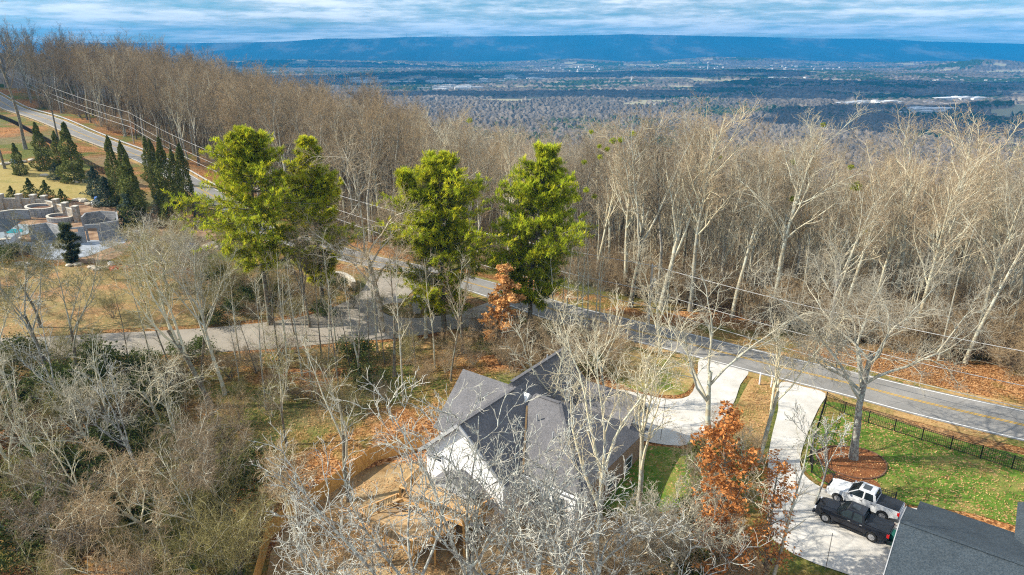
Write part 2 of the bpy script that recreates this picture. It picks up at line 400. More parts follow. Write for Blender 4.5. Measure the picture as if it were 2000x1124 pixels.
def ribbon(name, C, w0, w1, off, mat, kind='structure'):
    C = np.asarray(C); T = np.gradient(C, axis=0); T /= np.linalg.norm(T, axis=1)[:, None]; Nn = np.stack([T[:, 1], -T[:, 0]], -1)
    k = 5; ws = np.linspace(w0, w1, k)
    P = C[:, None] + Nn[:, None] * ws[None, :, None]
    z = Z(P[..., 0], P[..., 1]) + off
    V = np.concatenate([P, z[..., None]], -1).reshape(-1, 3); n = len(C)
    i = np.arange(n - 1)[:, None] * k + np.arange(k - 1)[None]
    F = np.stack([i, i + 1, i + k + 1, i + k], -1).reshape(-1, 4)
    return tag(link_mesh(name, V, [F[:, ::-1] if False else F], [mat], smooth=True), kind=kind)
# main road: centre line from lower right to far left
px_road = [(2000, 832), (1800, 786), (1650, 748), (1500, 712), (1350, 674), (1200, 637), (1080, 606)]
RC = [G(*p) for p in px_road]
RC = [RC[0] + (RC[0] - RC[1]) * 1.2] + RC + [G(960, 566), G(840, 533), G(700, 505), G(600, 476), np.array((-50, 132.)), np.array((-66, 153.)), np.array((-98, 188.)), np.array((-143, 228.)), np.array((-205, 286.)), np.array((-270, 345.)), np.array((-330, 400.))]
RC = smooth_line(RC, 14)
ROADW = 3.55
ribbon('road', RC, -ROADW, ROADW, .07, M['asphalt'])
for s_, a, b in (('road_edge_line', ROADW - .42, ROADW - .28), ('road_edge_line', -ROADW + .28, -ROADW + .42), ('road_centre_line', -.20, -.07), ('road_centre_line', .07, .20)):
    ribbon(s_, RC, a, b, .085, M['white_paint'] if 'edge' in s_ else M['yellow_paint'])
def gpoly(pts, z=None): return np.array([G(*p) if z is None else at_z(p[0], p[1], z) for p in pts])
def sm(pts, n=4): return smooth_line(gpoly(pts), n, True)
ribbon('road_verge', RC, ROADW - .05, ROADW + 1.3, .05, M['verge'])
ribbon('road_verge', RC, -ROADW - 1.3, -ROADW + .05, .05, M['verge'])
# concrete drives between the road and the houses
sheet('driveway', sm([(1368, 700), (1420, 712), (1462, 724), (1446, 752), (1432, 790), (1402, 828), (1372, 852), (1330, 872), (1240, 858), (1190, 828), (1180, 790), (1195, 762), (1250, 770), (1300, 780), (1345, 775), (1362, 740)], 3), .06, M['concrete'])
sheet('driveway', sm([(1524, 748), (1570, 757), (1612, 770), (1598, 800), (1576, 850), (1562, 905), (1580, 938), (1625, 962), (1700, 985), (1830, 1010), (1840, 1160), (1640, 1118), (1530, 1072), (1500, 1030), (1500, 960), (1500, 900), (1508, 850), (1520, 800)], 3), .06, M['concrete'])
for a, b in (((1626, 1043), (1612, 1114)), ((1640, 980), (1570, 965)), ((1512, 880), (1565, 880)), ((1300, 780), (1290, 860)), ((1600, 1000), (1500, 1000))):
    a, b = G(*a), G(*b); d = (b - a) / np.linalg.norm(b - a); n = np.array((d[1], -d[0])) * .025
    sheet('driveway_joint', [a + n, b + n, b - n, a - n], .068, M['joint'], .8)
# lawns
sheet('lawn', sm([(1618, 785), (1680, 800), (1800, 838), (1900, 868), (2060, 915), (2100, 1060), (1990, 1030), (1880, 1000), (1760, 985), (1650, 958), (1588, 935), (1572, 905), (1586, 850), (1600, 800)], 3), .035, M['lawn'])
sheet('lawn', sm([(1472, 738), (1500, 745), (1518, 755), (1510, 800), (1496, 860), (1480, 900), (1440, 880), (1420, 840), (1440, 790), (1458, 755)], 3), .03, M['verge'])
sheet('lawn', sm([(1180, 665), (1260, 690), (1340, 705), (1358, 735), (1338, 768), (1290, 772), (1240, 762), (1200, 745), (1170, 700)], 3), .03, M['verge2'])
sheet('lawn', sm([(1040, 625), (1110, 640), (1170, 665), (1160, 690), (1090, 675), (1010, 650)], 3), .032, M['scrub'])
sheet('lawn', sm([(1200, 880), (1280, 872), (1370, 890), (1380, 960), (1300, 1000), (1200, 1000), (1150, 960)], 3), .03, M['lawn'])
sheet('dirt_yard', sm([(690, 925), (830, 905), (960, 1010), (1180, 1010), (1420, 1040), (1500, 1124), (1440, 1220), (560, 1260), (520, 1130), (560, 1030)], 2), .028, mk_lawn('bare_yard', (.13, .08, .035), (.30, .19, .085), (.36, .27, .15), .3, (.42, .6)))
# left: gravelly side lane and its junction with the road
sheet('lane', sm([(-120, 668), (100, 658), (250, 650), (420, 640), (560, 625), (640, 605), (700, 575), (720, 545), (735, 520), (800, 535), (840, 548), (800, 575), (790, 612), (860, 618), (930, 600), (985, 583), (1050, 598), (1000, 625), (900, 642), (790, 660), (680, 668), (560, 680), (400, 690), (200, 697), (-120, 716)], 4), .05, M['drive'])
sheet('planting_island', sm([(742, 600), (790, 592), (850, 600), (868, 612), (820, 622), (762, 618)], 3), .10, M['scrub'])
sheet('lawn', sm([(-140, 530), (60, 520), (230, 528), (400, 545), (560, 560), (640, 575), (600, 608), (500, 625), (300, 640), (100, 650), (-140, 662)], 3), .03, mk_lawn('tired_lawn', (.16, .13, .05), (.30, .235, .10), (.30, .17, .08), .25, (.48, .62)))
sheet('lawn', sm([(-120, 705), (100, 700), (400, 695), (600, 682), (800, 664), (950, 650), (940, 690), (800, 712), (640, 720), (400, 716), (100, 730), (-140, 740)], 3), .03, M['scrub'])
sheet('lawn', sm([(-110, 325), (60, 318), (150, 345), (185, 352), (205, 385), (190, 398), (120, 385), (60, 378), (-110, 395)], 4), .05, M['dormant'])
sheet('lawn', sm([(620, 520), (700, 540), (690, 575), (620, 590), (500, 570), (480, 540)], 3), .036, M['scrub'])

# ------------------------------------------------------------------ branches
def unit(v): return v / (np.linalg.norm(v, axis=-1, keepdims=True) + 1e-9)
def perp(T):
    r = np.where(np.abs(T[..., 2:3]) > .9, np.array((1., 0, 0)), np.array((0, 0, 1.)))
    U = unit(np.cross(T, r)); return U, np.cross(T, U)
def tubes(P, R, s):
    n, k, _ = P.shape
    T = unit(np.gradient(P, axis=1)); m = unit(T.mean(1)); U, V = perp(m); U = U[:, None]; V = V[:, None]
    U = unit(U - (U * T).sum(-1, keepdims=True) * T); V = np.cross(T, U)
    a = np.arange(s) * 2 * math.pi / s
    ring = P[:, :, None] + R[:, :, None, None] * (np.cos(a)[None, None, :, None] * U[:, :, None] + np.sin(a)[None, None, :, None] * V[:, :, None])
    i = (np.arange(n)[:, None, None] * k + np.arange(k - 1)[None, :, None]) * s; j = np.arange(s)[None, None]
    j2 = (j + 1) % s
    F = np.stack([i + j, i + j2, i + s + j2, i + s + j], -1).reshape(-1, 4)
    return ring.reshape(-1, 3), F
def grow(P, R, L, m, t0, t1, ang, ratio, kk, wander, up, rr, r, rmin=.008, shape=.3, angj=.18, lenj=.3, endr=.3):
    n, k, _ = P.shape
    t = (t0 + (t1 - t0) * ((np.arange(m)[None] + r.random((n, m))) / m)).clip(0, .999)
    x = t * (k - 1); i = np.floor(x).astype(int); f = (x - i)[..., None]
    rows = np.arange(n)[:, None]
    base = P[rows, i] * (1 - f) + P[rows, i + 1] * f; T = unit(P[rows, i + 1] - P[rows, i])
    Rb = (R[rows, i] * (1 - f[..., 0]) + R[rows, i + 1] * f[..., 0])
    U, V = perp(T); ph = (np.arange(m) * 2.4)[None] + r.random((n, 1)) * 6.28 + r.normal(0, .5, (n, m))
    an = ang + r.normal(0, angj, (n, m)); ph = ph[..., None]; an = an[..., None]
    D = np.cos(an) * T + np.sin(an) * (np.cos(ph) * U + np.sin(ph) * V); D[..., 2] += up; D = unit(D)
    Ln = L[:, None] * ratio * (1 - shape * t) * (1 + r.uniform(-lenj, lenj, (n, m)))
    N = n * m; base = base.reshape(N, 3); D = D.reshape(N, 3); Ln = Ln.ravel(); R0 = np.maximum(Rb.ravel() * rr, rmin)
    pts = [base]; st = (Ln / (kk - 1))[:, None]
    for q in range(kk - 1):
        D = D + r.normal(0, wander, (N, 3)); D[:, 2] += up * .4; D = unit(D); pts.append(pts[-1] + D * st)
    PP = np.stack(pts, 1); RR = R0[:, None] * np.linspace(1, endr, kk)[None]; RR = np.maximum(RR, rmin * .6)
    return PP, RR, Ln
def stem(h, r0, k, wander, r, lean=(0, 0), up=.1, endr=.25, base=(0, 0, 0)):
    D = unit(np.array([lean[0], lean[1], 1.])); p = np.array(base, float); pts = [p]
    for q in range(k - 1):
        D = D + r.normal(0, wander, 3); D[2] += up; D = unit(D); pts.append(pts[-1] + D * h / (k - 1))
    t = np.linspace(0, 1, k); R = r0 * (1 - (1 - endr) * t); R[0] *= 1.35
    return np.stack(pts)[None], R[None], np.array([h])
def cat3(A): return np.concatenate([a[0] for a in A]), np.concatenate([a[1] for a in A]), np.concatenate([a[2] for a in A])
def make_tree(name, seed, h, r0, mats, kind='tall', lean=(0, 0), dens=1.0, leaves=None, twr=1.0, dz=None):
    """an Empty > trunk, crown (limbs and twigs), foliage where there are leaves"""
    r = np.random.default_rng(seed); d = lambda n: max(2, int(round(n * dens)))
    w = twr
    if kind == 'tall':      # forest tree: long clean bole, steep limbs
        T0 = stem(h * .93, r0, 12, .045, r, lean, .06, .16)
        L1 = grow(*T0, d(13), .40, .99, .50, .38, 8, .11, .10, .60, r, .03, .45, endr=.3)
        L2 = grow(*L1, 7, .2, .98, .5, .48, 6, .14, .07, .62, r, .024, .3, endr=.4)
        L3 = grow(*L2, 5, .15, 1, .6, .5, 5, .16, .05, .6, r, .015 * w, .2)
        L4 = grow(*L3, d(3), .1, 1, .6, .62, 3, .16, .03, .6, r, .011 * w, .2)
    elif kind == 'fork':    # splits low into several leaders
        T0 = stem(h * .45, r0, 7, .05, r, lean, .06, .62)
        Lm = grow(*T0, 4, .55, 1, .38, 1.15, 9, .09, .10, .66, r, .03, .0, endr=.2)
        L1 = grow(*Lm, 8, .25, .98, .62, .36, 7, .14, .08, .55, r, .026, .35, endr=.3)
        L2 = grow(*L1, d(6), .2, .98, .6, .5, 6, .18, .05, .6, r, .020 * w, .2, endr=.4)
        L3 = grow(*L2, d(4), .15, 1, .65, .55, 5, .2, .03, .65, r, .014 * w, .2)
        L4 = grow(*L3, d(3), .1, 1, .65, .6, 3, .2, .02, .65, r, .011 * w, .2)
    elif kind == 'spread':  # wide crooked open crown
        T0 = stem(h * .52, r0, 7, .06, r, lean, .05, .55)
        Lm = grow(*T0, 8, .5, 1, .85, 1.05, 10, .17, .04, .58, r, .03, .15, endr=.22, angj=.25)
        L1 = grow(*Lm, 7, .25, 1, .75, .45, 7, .2, .03, .58, r, .026, .3, endr=.3)
        L2 = grow(*L1, d(6), .15, 1, .75, .5, 6, .22, .02, .6, r, .019 * w, .2)
        L3 = grow(*L2, d(4.5), .1, 1, .8, .55, 4, .22, .01, .6, r, .013 * w, .2)
        L4 = grow(*L3, d(3), .1, 1, .8, .55, 3, .25, .0, .7, r, .011 * w, .2)
    elif kind == 'slim':    # sapling pole
        T0 = stem(h, r0, 10, .03, r, lean, .05, .12)
        L1 = grow(*T0, d(16), .1 if leaves else .3, .98, .8, .17, 6, .10, .10, .5, r, .012, .45)
        L2 = grow(*L1, 5, .2, 1, .7, .45, 4, .14, .05, .6, r, .010 * w, .2)
        L3 = grow(*L2, d(4), .1, 1, .7, .5, 3, .15, .03, .7, r, .009 * w, .2); L4 = None
    elif kind == 'brush':   # many stems from one foot
        st = [stem(h * r.uniform(.55, 1), r0 * r.uniform(.5, 1), 8, .10, r, (r.normal(0, .45), r.normal(0, .45)), .05, .2, (r.normal(0, .25), r.normal(0, .25), 0)) for _ in range(d(9))]
        T0 = cat3(st)
        L1 = grow(*T0, 8, .15, .98, .6, .42, 6, .16, .05, .6, r, .012, .3)
        L2 = grow(*L1, 6, .15, 1, .7, .5, 4, .2, .02, .6, r, .010 * w, .2)
        L3 = grow(*L2, d(4), .1, 1, .7, .6, 3, .2, .01, .7, r, .009 * w, .2); L4 = None
    root = empty(name, (0, 0, 0))
    V, F = tubes(T0[0], T0[1], 8); V[:, 2] -= .0
    V[:8 if kind != 'brush' else 0, 2] -= .5
    link_mesh('trunk', V, [F], [mats[0]], parent=root, smooth=True)
    vs, fs, mi, o = [], [], [], 0
    lv = ([(Lm, 7, 0)] if kind in ('fork', 'spread') else []) + [(L1, 5, 0), (L2, 4, 0 if kind not in ('brush',) else 1), (L3, 3, 1)] + ([(L4, 3, 1)] if L4 is not None else [])
    for (P, R, _), s, m in lv:
        a, f = tubes(P, R, s); vs.append(a); fs.append(f + o); o += len(a); mi.append(np.full(len(f), m))
    link_mesh('crown', np.concatenate(vs), [np.concatenate(fs)], [mats[1], mats[2]], np.concatenate(mi), root, smooth=False)
    if leaves:
        mat, cnt, size, lo = leaves
        P = (L4 or L3)[0]; q = P[:, 1:].reshape(-1, 3); q = q[q[:, 2] > lo * h]
        q = q[r.integers(0, len(q), cnt)] + r.normal(0, .12, (cnt, 3))
        V, F = leafquads(q, size, r); link_mesh('foliage', V, [F], [mat], parent=root)
    return root
def leafquads(q, size, r, flat=0., asp=.6):
    n = len(q); N = unit(r.normal(0, 1, (n, 3)) + np.array((0, 0, flat))); U, V = perp(N)
    a = r.uniform(0, 6.28, n)[:, None]; A = np.cos(a) * U + np.sin(a) * V; B = np.cross(N, A)
    s = (size * r.uniform(.6, 1.3, n))[:, None]; A = A * s * .5; B = B * s * .5 * asp
    V_ = np.stack([q - A, q + B + N * s * .1, q + A, q - B + N * s * .1], 1).reshape(-1, 3)
    return V_, np.arange(n * 4).reshape(n, 4)
def make_pine(name, seed, h, rad_, mats, z0=.3, top2=None, dens=1.):
    r = np.random.default_rng(seed)
    root = empty(name, (0, 0, 0))
    stems = [stem(h, .34, 12, .025, r, (0, 0), .1, .12)]
    if top2: stems.append(stem(h * .52, .18, 8, .03, r, top2, .12, .15, (stems[0][0][0][5])))
    V, F = tubes(stems[0][0], stems[0][1], 8); V[:8, 2] -= .5
    vs, fs, o = [V], [F], len(V)
    if top2:
        a, f = tubes(stems[1][0], stems[1][1], 6); vs.append(a); fs.append(f + o)
    link_mesh('trunk', np.concatenate(vs), [np.concatenate(fs)], [M['bark_brown']], parent=root, smooth=True)
    bp, br, bl = [], [], []
    for si, (P, R, _) in enumerate(stems):
        P = P[0]; hh = P[-1, 2] - P[0, 2]; z = z0 * h if si == 0 else P[0, 2] + 1.5
        while z < P[-1, 2] - .2:
            f = (z - z0 * h) / (h * (1 - z0)) if si == 0 else (z - P[0, 2]) / hh
            prof = (min(1, .5 + f * 2.0) if f < .25 else (1 - ((f - .25) / .80) ** 2.1)) if si == 0 else .55 * (1 - f ** 1.5)
            k = r.integers(4, 7); a0 = r.random() * 6.28
            x = np.interp(z, P[:, 2], P[:, 0]); y = np.interp(z, P[:, 2], P[:, 1])
            for j in range(k):
                a = a0 + j * 6.28 / k + r.normal(0, .25)
                L = max(.9, rad_ * prof * r.uniform(.65, 1.08) * (.85 + .3 * math.sin(a * 2 + z * .9)))
                el = .05 + .75 * max(0, f) ** 2 + r.normal(0, .1)
                D = np.array([math.cos(a) * math.cos(el), math.sin(a) * math.cos(el), math.sin(el)])
                pts = [np.array([x, y, z])]
                for q in range(6):
                    D = D + r.normal(0, .06, 3); D[2] += .035; D = D / np.linalg.norm(D); pts.append(pts[-1] + D * L / 6)
                bp.append(pts); br.append(np.linspace(.07, .015, 7) * (.5 + L / rad_)); bl.append(L)
            z += r.uniform(.55, 1.05) * (1.25 - .5 * f)
    B = (np.array(bp), np.array(br), np.array(bl))
    # side sprays lie nearly flat
    S2 = grow(*B, int(12 * dens), .18, 1, .85, .36, 5, .10, .0, .5, r, .010, .25)
    S2[0][..., 2] = S2[0][:, :1, 2] + (S2[0][..., 2] - S2[0][:, :1, 2]) * .45 + .03
    V1, F1 = tubes(B[0], B[1], 5); V2, F2 = tubes(S2[0], S2[1], 3)
    link_mesh('limbs', np.concatenate([V1, V2]), [np.concatenate([F1, F2 + len(V1)])], [M['bark_brown']], parent=root)
    q = S2[0][:, 1:].reshape(-1, 3); T = unit(np.gradient(S2[0], axis=1))[:, 1:].reshape(-1, 3)
    q = np.concatenate([q, q - T * .2 * 1]); T = np.concatenate([T, T]); q = q + r.normal(0, .09, q.shape)
    n = len(q); k = 9
    D = unit(T[:, None] * .7 + r.normal(0, .55, (n, k, 3)) + np.array((0, 0, .45)))
    U, V = perp(D); ln = r.uniform(.30, .60, (n, k, 1)); w = .046
    b = q[:, None] + D * .02
    tri = np.stack([b - U * w, b + U * w, b + D * ln + U * w * .5, b + D * ln - U * w * .5], 2).reshape(-1, 3)
    F = np.arange(len(tri)).reshape(-1, 4); mi = (np.repeat(r.random(n) < mats[2], k)).astype(int)
    link_mesh('foliage', tri, [F], [mats[0], mats[1]], mi, root)
    return root
def make_cone(name, seed, h, rb, mat, n=5200, size=.28, ragged=.2, open_=0.):
    r = np.random.default_rng(seed); root = empty(name, (0, 0, 0))
    P, R, _ = stem(h * .97, .12, 8, .02, r, (0, 0), .1, .1); V, F = tubes(P, R, 6); V[:6, 2] -= .4
    link_mesh('trunk', V, [F], [M['bark_brown']], parent=root, smooth=True)
    t = r.random(n) ** 1.25; az = r.random(n) * 6.28
    cl = r.random((60, 3)); bumpv = np.zeros(n)
    for ct, ca, cs in cl: bumpv += np.exp(-((t - ct) / .05) ** 2 - ((np.angle(np.exp(1j * (az - ca * 6.28)))) / .5) ** 2) * (.35 + cs * .5)
    prof = np.minimum(1, .72 + t * 2.2) * (1 - t) ** .78
    rr = rb * prof * (.62 + .38 * r.random(n) ** .5) * (1 - ragged + ragged * 2 * bumpv.clip(0, 1)) + .05
    q = np.stack([np.cos(az) * rr, np.sin(az) * rr, .15 + t * h * .99 - rr * .15 + bumpv * .2], -1)
    V, F = leafquads(q, size, r, .0, .5); link_mesh('foliage', V, [F], [mat], parent=root)
    return root
def make_shrub(name, seed, h, w, mat, n=1800, size=.16, stems=7):
    r = np.random.default_rng(seed); root = empty(name, (0, 0, 0))
    st = cat3([stem(h * .85, .03, 5, .12, r, (r.normal(0, .4) * w / h, r.normal(0, .4) * w / h), .02, .3) for _ in range(stems)])
    V, F = tubes(st[0], st[1], 4); link_mesh('stem', V, [F], [M['bark_brown']], parent=root)
    cs = r.normal(0, 1, (22, 3)) * np.array((w * .32, w * .32, h * .16)) + np.array((0, 0, h * .55)); c = r.integers(0, 22, n)
    q = cs[c] + r.normal(0, 1, (n, 3)) * np.array((w * .11, w * .11, h * .12)); q[:, 2] = np.abs(q[:, 2])
    V, F = leafquads(q, size, r, .6); link_mesh('foliage', V, [F], [mat], parent=root)
    return root
protos = {}
def place(key, maker, x, y, scale=1, rz=None, label=None, cat='tree', group=None, name=None, dz=0, tilt=None):
    """first use moves the model itself, later uses copy it with its parts"""
    if key not in protos: o = maker(); protos[key] = o
    else: o = copy_tree(protos[key])
    o.location = (x, y, Zf(x, y) + dz); o.scale = (scale,) * 3 if not hasattr(scale, '__len__') else scale
    o.rotation_euler = (tilt[0] if tilt else 0, tilt[1] if tilt else 0, random.random() * 6.28 if rz is None else rz)
    return tag(o, label, cat, group)
# ------------------------------------------------------------------ built things
def shingle(name, c1, c2, sc=4.5):
    m, nt, b = new_mat(name, .8, .3)
    tc = nt.nodes.new('ShaderNodeTexCoord'); v = voro(nt, sc, sc3=(1, 1, 1)); s = nt.nodes.new('ShaderNodeSeparateColor'); nt.links.new(v, s.inputs[0])
    c = ramp(nt, s.outputs[0], [(0, c1), (1, c2)])
    c = mixc(nt, 1, c, ramp(nt, noise(nt, .6, 5), [(.3, (.82,) * 3), (.7, (1.15,) * 3)]), 'MULTIPLY')
    nt.links.new(c, b.inputs['Base Color']); bump(nt, b, s.outputs[1], .02, .6); return m
M['shingle'] = shingle('grey_shingle', (.10, .10, .108), (.175, .17, .178), 15)
M['shingle_dark'] = shingle('slate_shingle', (.028, .042, .055), (.065, .082, .096), 15)
M['white_brick'] = noisy('white_painted_brick', (.72, .73, .74), (.83, .83, .82), 2.5, .8, bmp=.01)
M['trim'] = noisy('grey_trim', (.30, .31, .32), (.42, .43, .44), 2, .6)
M['raw_wood'] = noisy('raw_wood', (.48, .25, .09), (.66, .40, .18), 2, .8)
M['deck_wood'] = noisy('deck_boards', (.38, .24, .11), (.58, .40, .21), 1.4, .85, sc3=(1, 7, 1))
M['deck_post'] = noisy('deck_timber', (.40, .21, .06), (.58, .33, .11), 2.5, .8)
M['fence_wood'] = noisy('fence_boards', (.42, .22, .06), (.62, .36, .11), 2.2, .8, sc3=(3, 3, .5))
M['brick'] = noisy('tan_brick', (.26, .17, .12), (.38, .27, .19), 6, .9)
M['glass'] = noisy('window_glass', (.03, .04, .05), (.06, .08, .10), 1, .08, spec=.8)
M['frame_white'] = noisy('window_frame', (.7, .7, .7), (.8, .8, .8), 2, .5)
M['black_metal'] = noisy('black_metal', (.012, .012, .012), (.03, .028, .026), 3, .5)
M['galv'] = noisy('galvanised', (.42, .44, .45), (.60, .61, .62), 2, .5, metal=.3)
M['pole_wood'] = noisy('pole_wood', (.30, .26, .21), (.46, .42, .36), 2, .9, sc3=(4, 4, .4))
M['cable'] = noisy('cable', (.38, .38, .38), (.5, .5, .5), .3, .6)
M['mulch'] = noisy('red_mulch', (.14, .045, .015), (.32, .13, .045), 9, .95, bmp=.08)
M['edging'] = noisy('mulch_edging', (.10, .05, .03), (.2, .11, .07), 4, .9)
def slabs_gable(mb, x0, x1, y0, y1, ze, zr, axis='y', ov=.45, th=.22, eo=.5, sides=(1, 1)):
    """two roof slopes; axis = the way the ridge runs"""
    if axis == 'y':
        c = (x0 + x1) / 2; k = (zr - ze) / ((x1 - x0) / 2); d = k * eo
        if sides[0]: mb.slab([(x0 - eo, y0 - ov, ze - d), (c, y0 - ov, zr), (c, y1 + ov, zr), (x0 - eo, y1 + ov, ze - d)], th)
        if sides[1]: mb.slab([(c + .002, y0 - ov, zr + .003), (x1 + eo, y0 - ov, ze - d), (x1 + eo, y1 + ov, ze - d), (c + .002, y1 + ov, zr + .003)], th)
    else:
        c = (y0 + y1) / 2; k = (zr - ze) / ((y1 - y0) / 2); d = k * eo
        if sides[0]: mb.slab([(x0 - ov, y0 - eo, ze - d), (x1 + ov, y0 - eo, ze - d), (x1 + ov, c, zr), (x0 - ov, c, zr)], th)
        if sides[1]: mb.slab([(x0 - ov, c + .002, zr + .003), (x1 + ov, c + .002, zr + .003), (x1 + ov, y1 + eo, ze - d), (x0 - ov, y1 + eo, ze - d)], th)
def gable_wall(mb, x0, x1, y0, y1, z0, ze, zr, axis='y'):
    ze -= .24; zr -= .24
    if axis == 'y':
        c = (x0 + x1) / 2
        V = [(x, y, z) for y in (y0, y1) for x, z in ((x0, z0), (x1, z0), (x1, ze), (c, zr), (x0, ze))]
    else:
        c = (y0 + y1) / 2
        V = [(x, y, z) for x in (x0, x1) for y, z in ((y0, z0), (y1, z0), (y1, ze), (c, zr), (y0, ze))]
    mb.add(V, [(0, 1, 2, 3, 4), (9, 8, 7, 6, 5)] + [(i, i + 5, (i + 1) % 5 + 5, (i + 1) % 5) for i in range(5)])
HO = (-4.1, 47.8, 0); HR = -rad(36)
house = empty('white_house', HO, HR, 'large white house with grey shingle gables behind the pale bare trees at the bottom middle', 'house')
b = MB(); gable_wall(b, -4.3, 3.9, .4, 8.4, -5.6, 3, 6.6)
b.build('wall', M['white_brick'], house)
b = MB(); gable_wall(b, -6.2, 1.0, 4.3, 12.2, -5, 2.7, 6.4, 'x'); b.build('wall', M['white_brick'], house)
b = MB(); b.prism([(3.95, 2.9), (9.1, 2.9), (9.1, 14.0), (3.95, 14.0)], -5.6, 2.9); b.build('wall', M['white_brick'], house)
b = MB(); b.prism([(9.13, 5.0), (9.4, 5.0), (9.4, 13.9), (9.13, 13.9)], -5, 2.6); b.build('brick_wall', M['brick'], house)
b = MB(); gable_wall(b, -4.2, 2.2, 9.0, 17.0, -4, 3.1, 6.7); b.build('wall', M['white_brick'], house)
b = MB(); slabs_gable(b, -4.3, 3.9, .4, 9.5, 3, 6.6); o = b.build('roof', M['shingle'], house)
b = MB(); slabs_gable(b, -6.2, -.2, 4.3, 12.2, 2.7, 6.4, 'x'); b.build('roof', M['shingle'], house)
b = MB(); slabs_gable(b, -4.2, 2.2, 8.6, 17.0, 3.1, 6.72); b.build('roof', M['shingle'], house)
b = MB()  # main roof: straight gable on the left, hipped on the right
e_ = .5; zr_, ze_ = 6.1, 2.9
b.slab([(1.3, 2.4, ze_ - .25), (9.7, 2.4, ze_ - .25), (4.0, 8.5, zr_), (1.3, 8.5, zr_)], .25)
b.slab([(1.3, 8.503, zr_ + .003), (4.0, 8.503, zr_ + .003), (9.7, 14.6, ze_ - .25), (1.3, 14.6, ze_ - .25)], .25)
b.slab([(9.71, 2.42, ze_ - .247), (9.71, 14.58, ze_ - .247), (4.01, 8.502, zr_ + .004)], .25)
b.build('roof', M['shingle'], house)
b = MB(); b.add([(1.75, 2.9, 2.6), (1.75, 14.0, 2.6), (1.75, 8.5, 5.8), (1.95, 2.9, 2.6), (1.95, 14.0, 2.6), (1.95, 8.5, 5.8)], [(0, 1, 2), (5, 4, 3), (0, 2, 5, 3), (1, 4, 5, 2), (0, 3, 4, 1)]); b.build('wall', M['white_brick'], house)
b = MB(); b.bar((4.45, 2.35, 2.72), (1.32, 7.4, 5.42), .16, .16); b.build('fascia', M['raw_wood'], house)
b = MB(); slabs_gable(b, 3.6, 8.3, 12.6, 16.6, 3.3, 5.5, 'x', eo=.4); b.build('dormer_roof', M['shingle'], house)
b = MB(); gable_wall(b, 4.5, 8.1, 12.8, 16.4, -1, 3.3, 5.5, 'x'); b.build('wall', M['white_brick'], house)
b = MB(); slabs_gable(b, -2.0, 1.8, -1.3, .2, 1.4, 2.3, 'y', .1, .15, .3); b.build('porch_roof', M['shingle'], house)
b = MB(); gable_wall(b, -1.9, 1.7, -1.2, .35, .9, 1.5, 2.35); b.build('porch_gable', M['trim'], house)
b = MB(); b.bar((-.2, -.05, 6.66), (-.2, 7.4, 6.66), .34, .07); b.build('ridge_cap', M['shingle'], house)
b = MB(); b.bar((1.4, 8.5, 6.14), (4.0, 8.5, 6.14), .34, .07); b.bar((4.0, 8.5, 6.12), (9.7, 2.42, 2.70), .30, .06); b.build('ridge_cap', M['shingle'], house)
b = MB(); b.bar((-1, 8.3, 6.78), (-1, 17.4, 6.78), .34, .07); b.build('ridge_cap', M['shingle'], house)
for x in (-4.3 - .5, 3.9 + .5):
    b = MB(); s = 1 if x > 0 else -1
    b.bar((x, -.06, 2.5), (-.2 + .02 * s, -.06, 6.55), .12, .28); b.build('fascia', M['trim'], house)
b = MB(); b.bar((-4.85, -.02, 2.46), (-4.85, 9.3, 2.46), .12, .16); b.build('gutter', M['frame_white'], house)
b = MB(); b.bar((3.9, 2.3, 2.42), (9.7, 2.3, 2.42), .12, .16); b.build('gutter', M['frame_white'], house)
def window(x, y, z, w, h, ax, parent, door=False):
    f = MB(); g = MB(); t = .05
    d = (w, .08, h) if ax == 'x' else (.08, w, h); u = (1, 0) if ax == 'x' else (0, 1)
    for s in (-1, 1): f.box((x + u[0] * s * w / 2, y + u[1] * s * w / 2, z), (.09 if ax == 'x' else .10, .10 if ax == 'x' else .09, h + .12))
    for s in (-1, 1): f.box((x, y, z + s * h / 2), (w - .1 if ax == 'x' else .098, .098 if ax == 'x' else w - .1, .09))
    f.box((x, y, z), (w - .1 if ax == 'x' else .06, .06 if ax == 'x' else w - .1, .05))
    fo = f.build('window' if not door else 'door', M['frame_white'], parent); g.box((x, y, z), tuple(np.array(d) * (.96, .4, .96) if ax == 'x' else np.array(d) * (.4, .96, .96))); g.build('pane', M['glass'], fo)
for a in ((-3, .38, 2.2, 1.0, .6, 'x'), (-2.6, .38, -2.6, 1.6, 1.3, 'x'), (1.8, .38, -2.6, 1.6, 1.3, 'x'), (-.6, .38, 0, .95, 1.9, 'x'), (1.2, .38, -.1, 1.5, 1.5, 'x'), (5.2, 2.88, .6, 1.3, 1.6, 'x'), (7.6, 2.88, .6, 1.3, 1.6, 'x'),
          (5.4, 2.88, -2.8, 1.6, 1.4, 'x'), (7.8, 2.88, -2.8, 1.4, 1.4, 'x'), (-4.32, 3, .5, 1.2, 1.4, 'y'), (9.42, 8, 0.6, 1.2, 1.2, 'y'), (9.42, 11.4, .6, 1.2, 1.2, 'y')):
    window(*a, house)
for (x, y, z) in ((3.0, 6.5, 4.9), (5.2, 5.6, 4.4), (-3.4, 6.5, 4.6), (-.9, 14, 6.6)):
    b = MB(); b.cyl((x, y, z + .25), .07, .9, 8); b.build('vent_pipe', M['trim'], house)
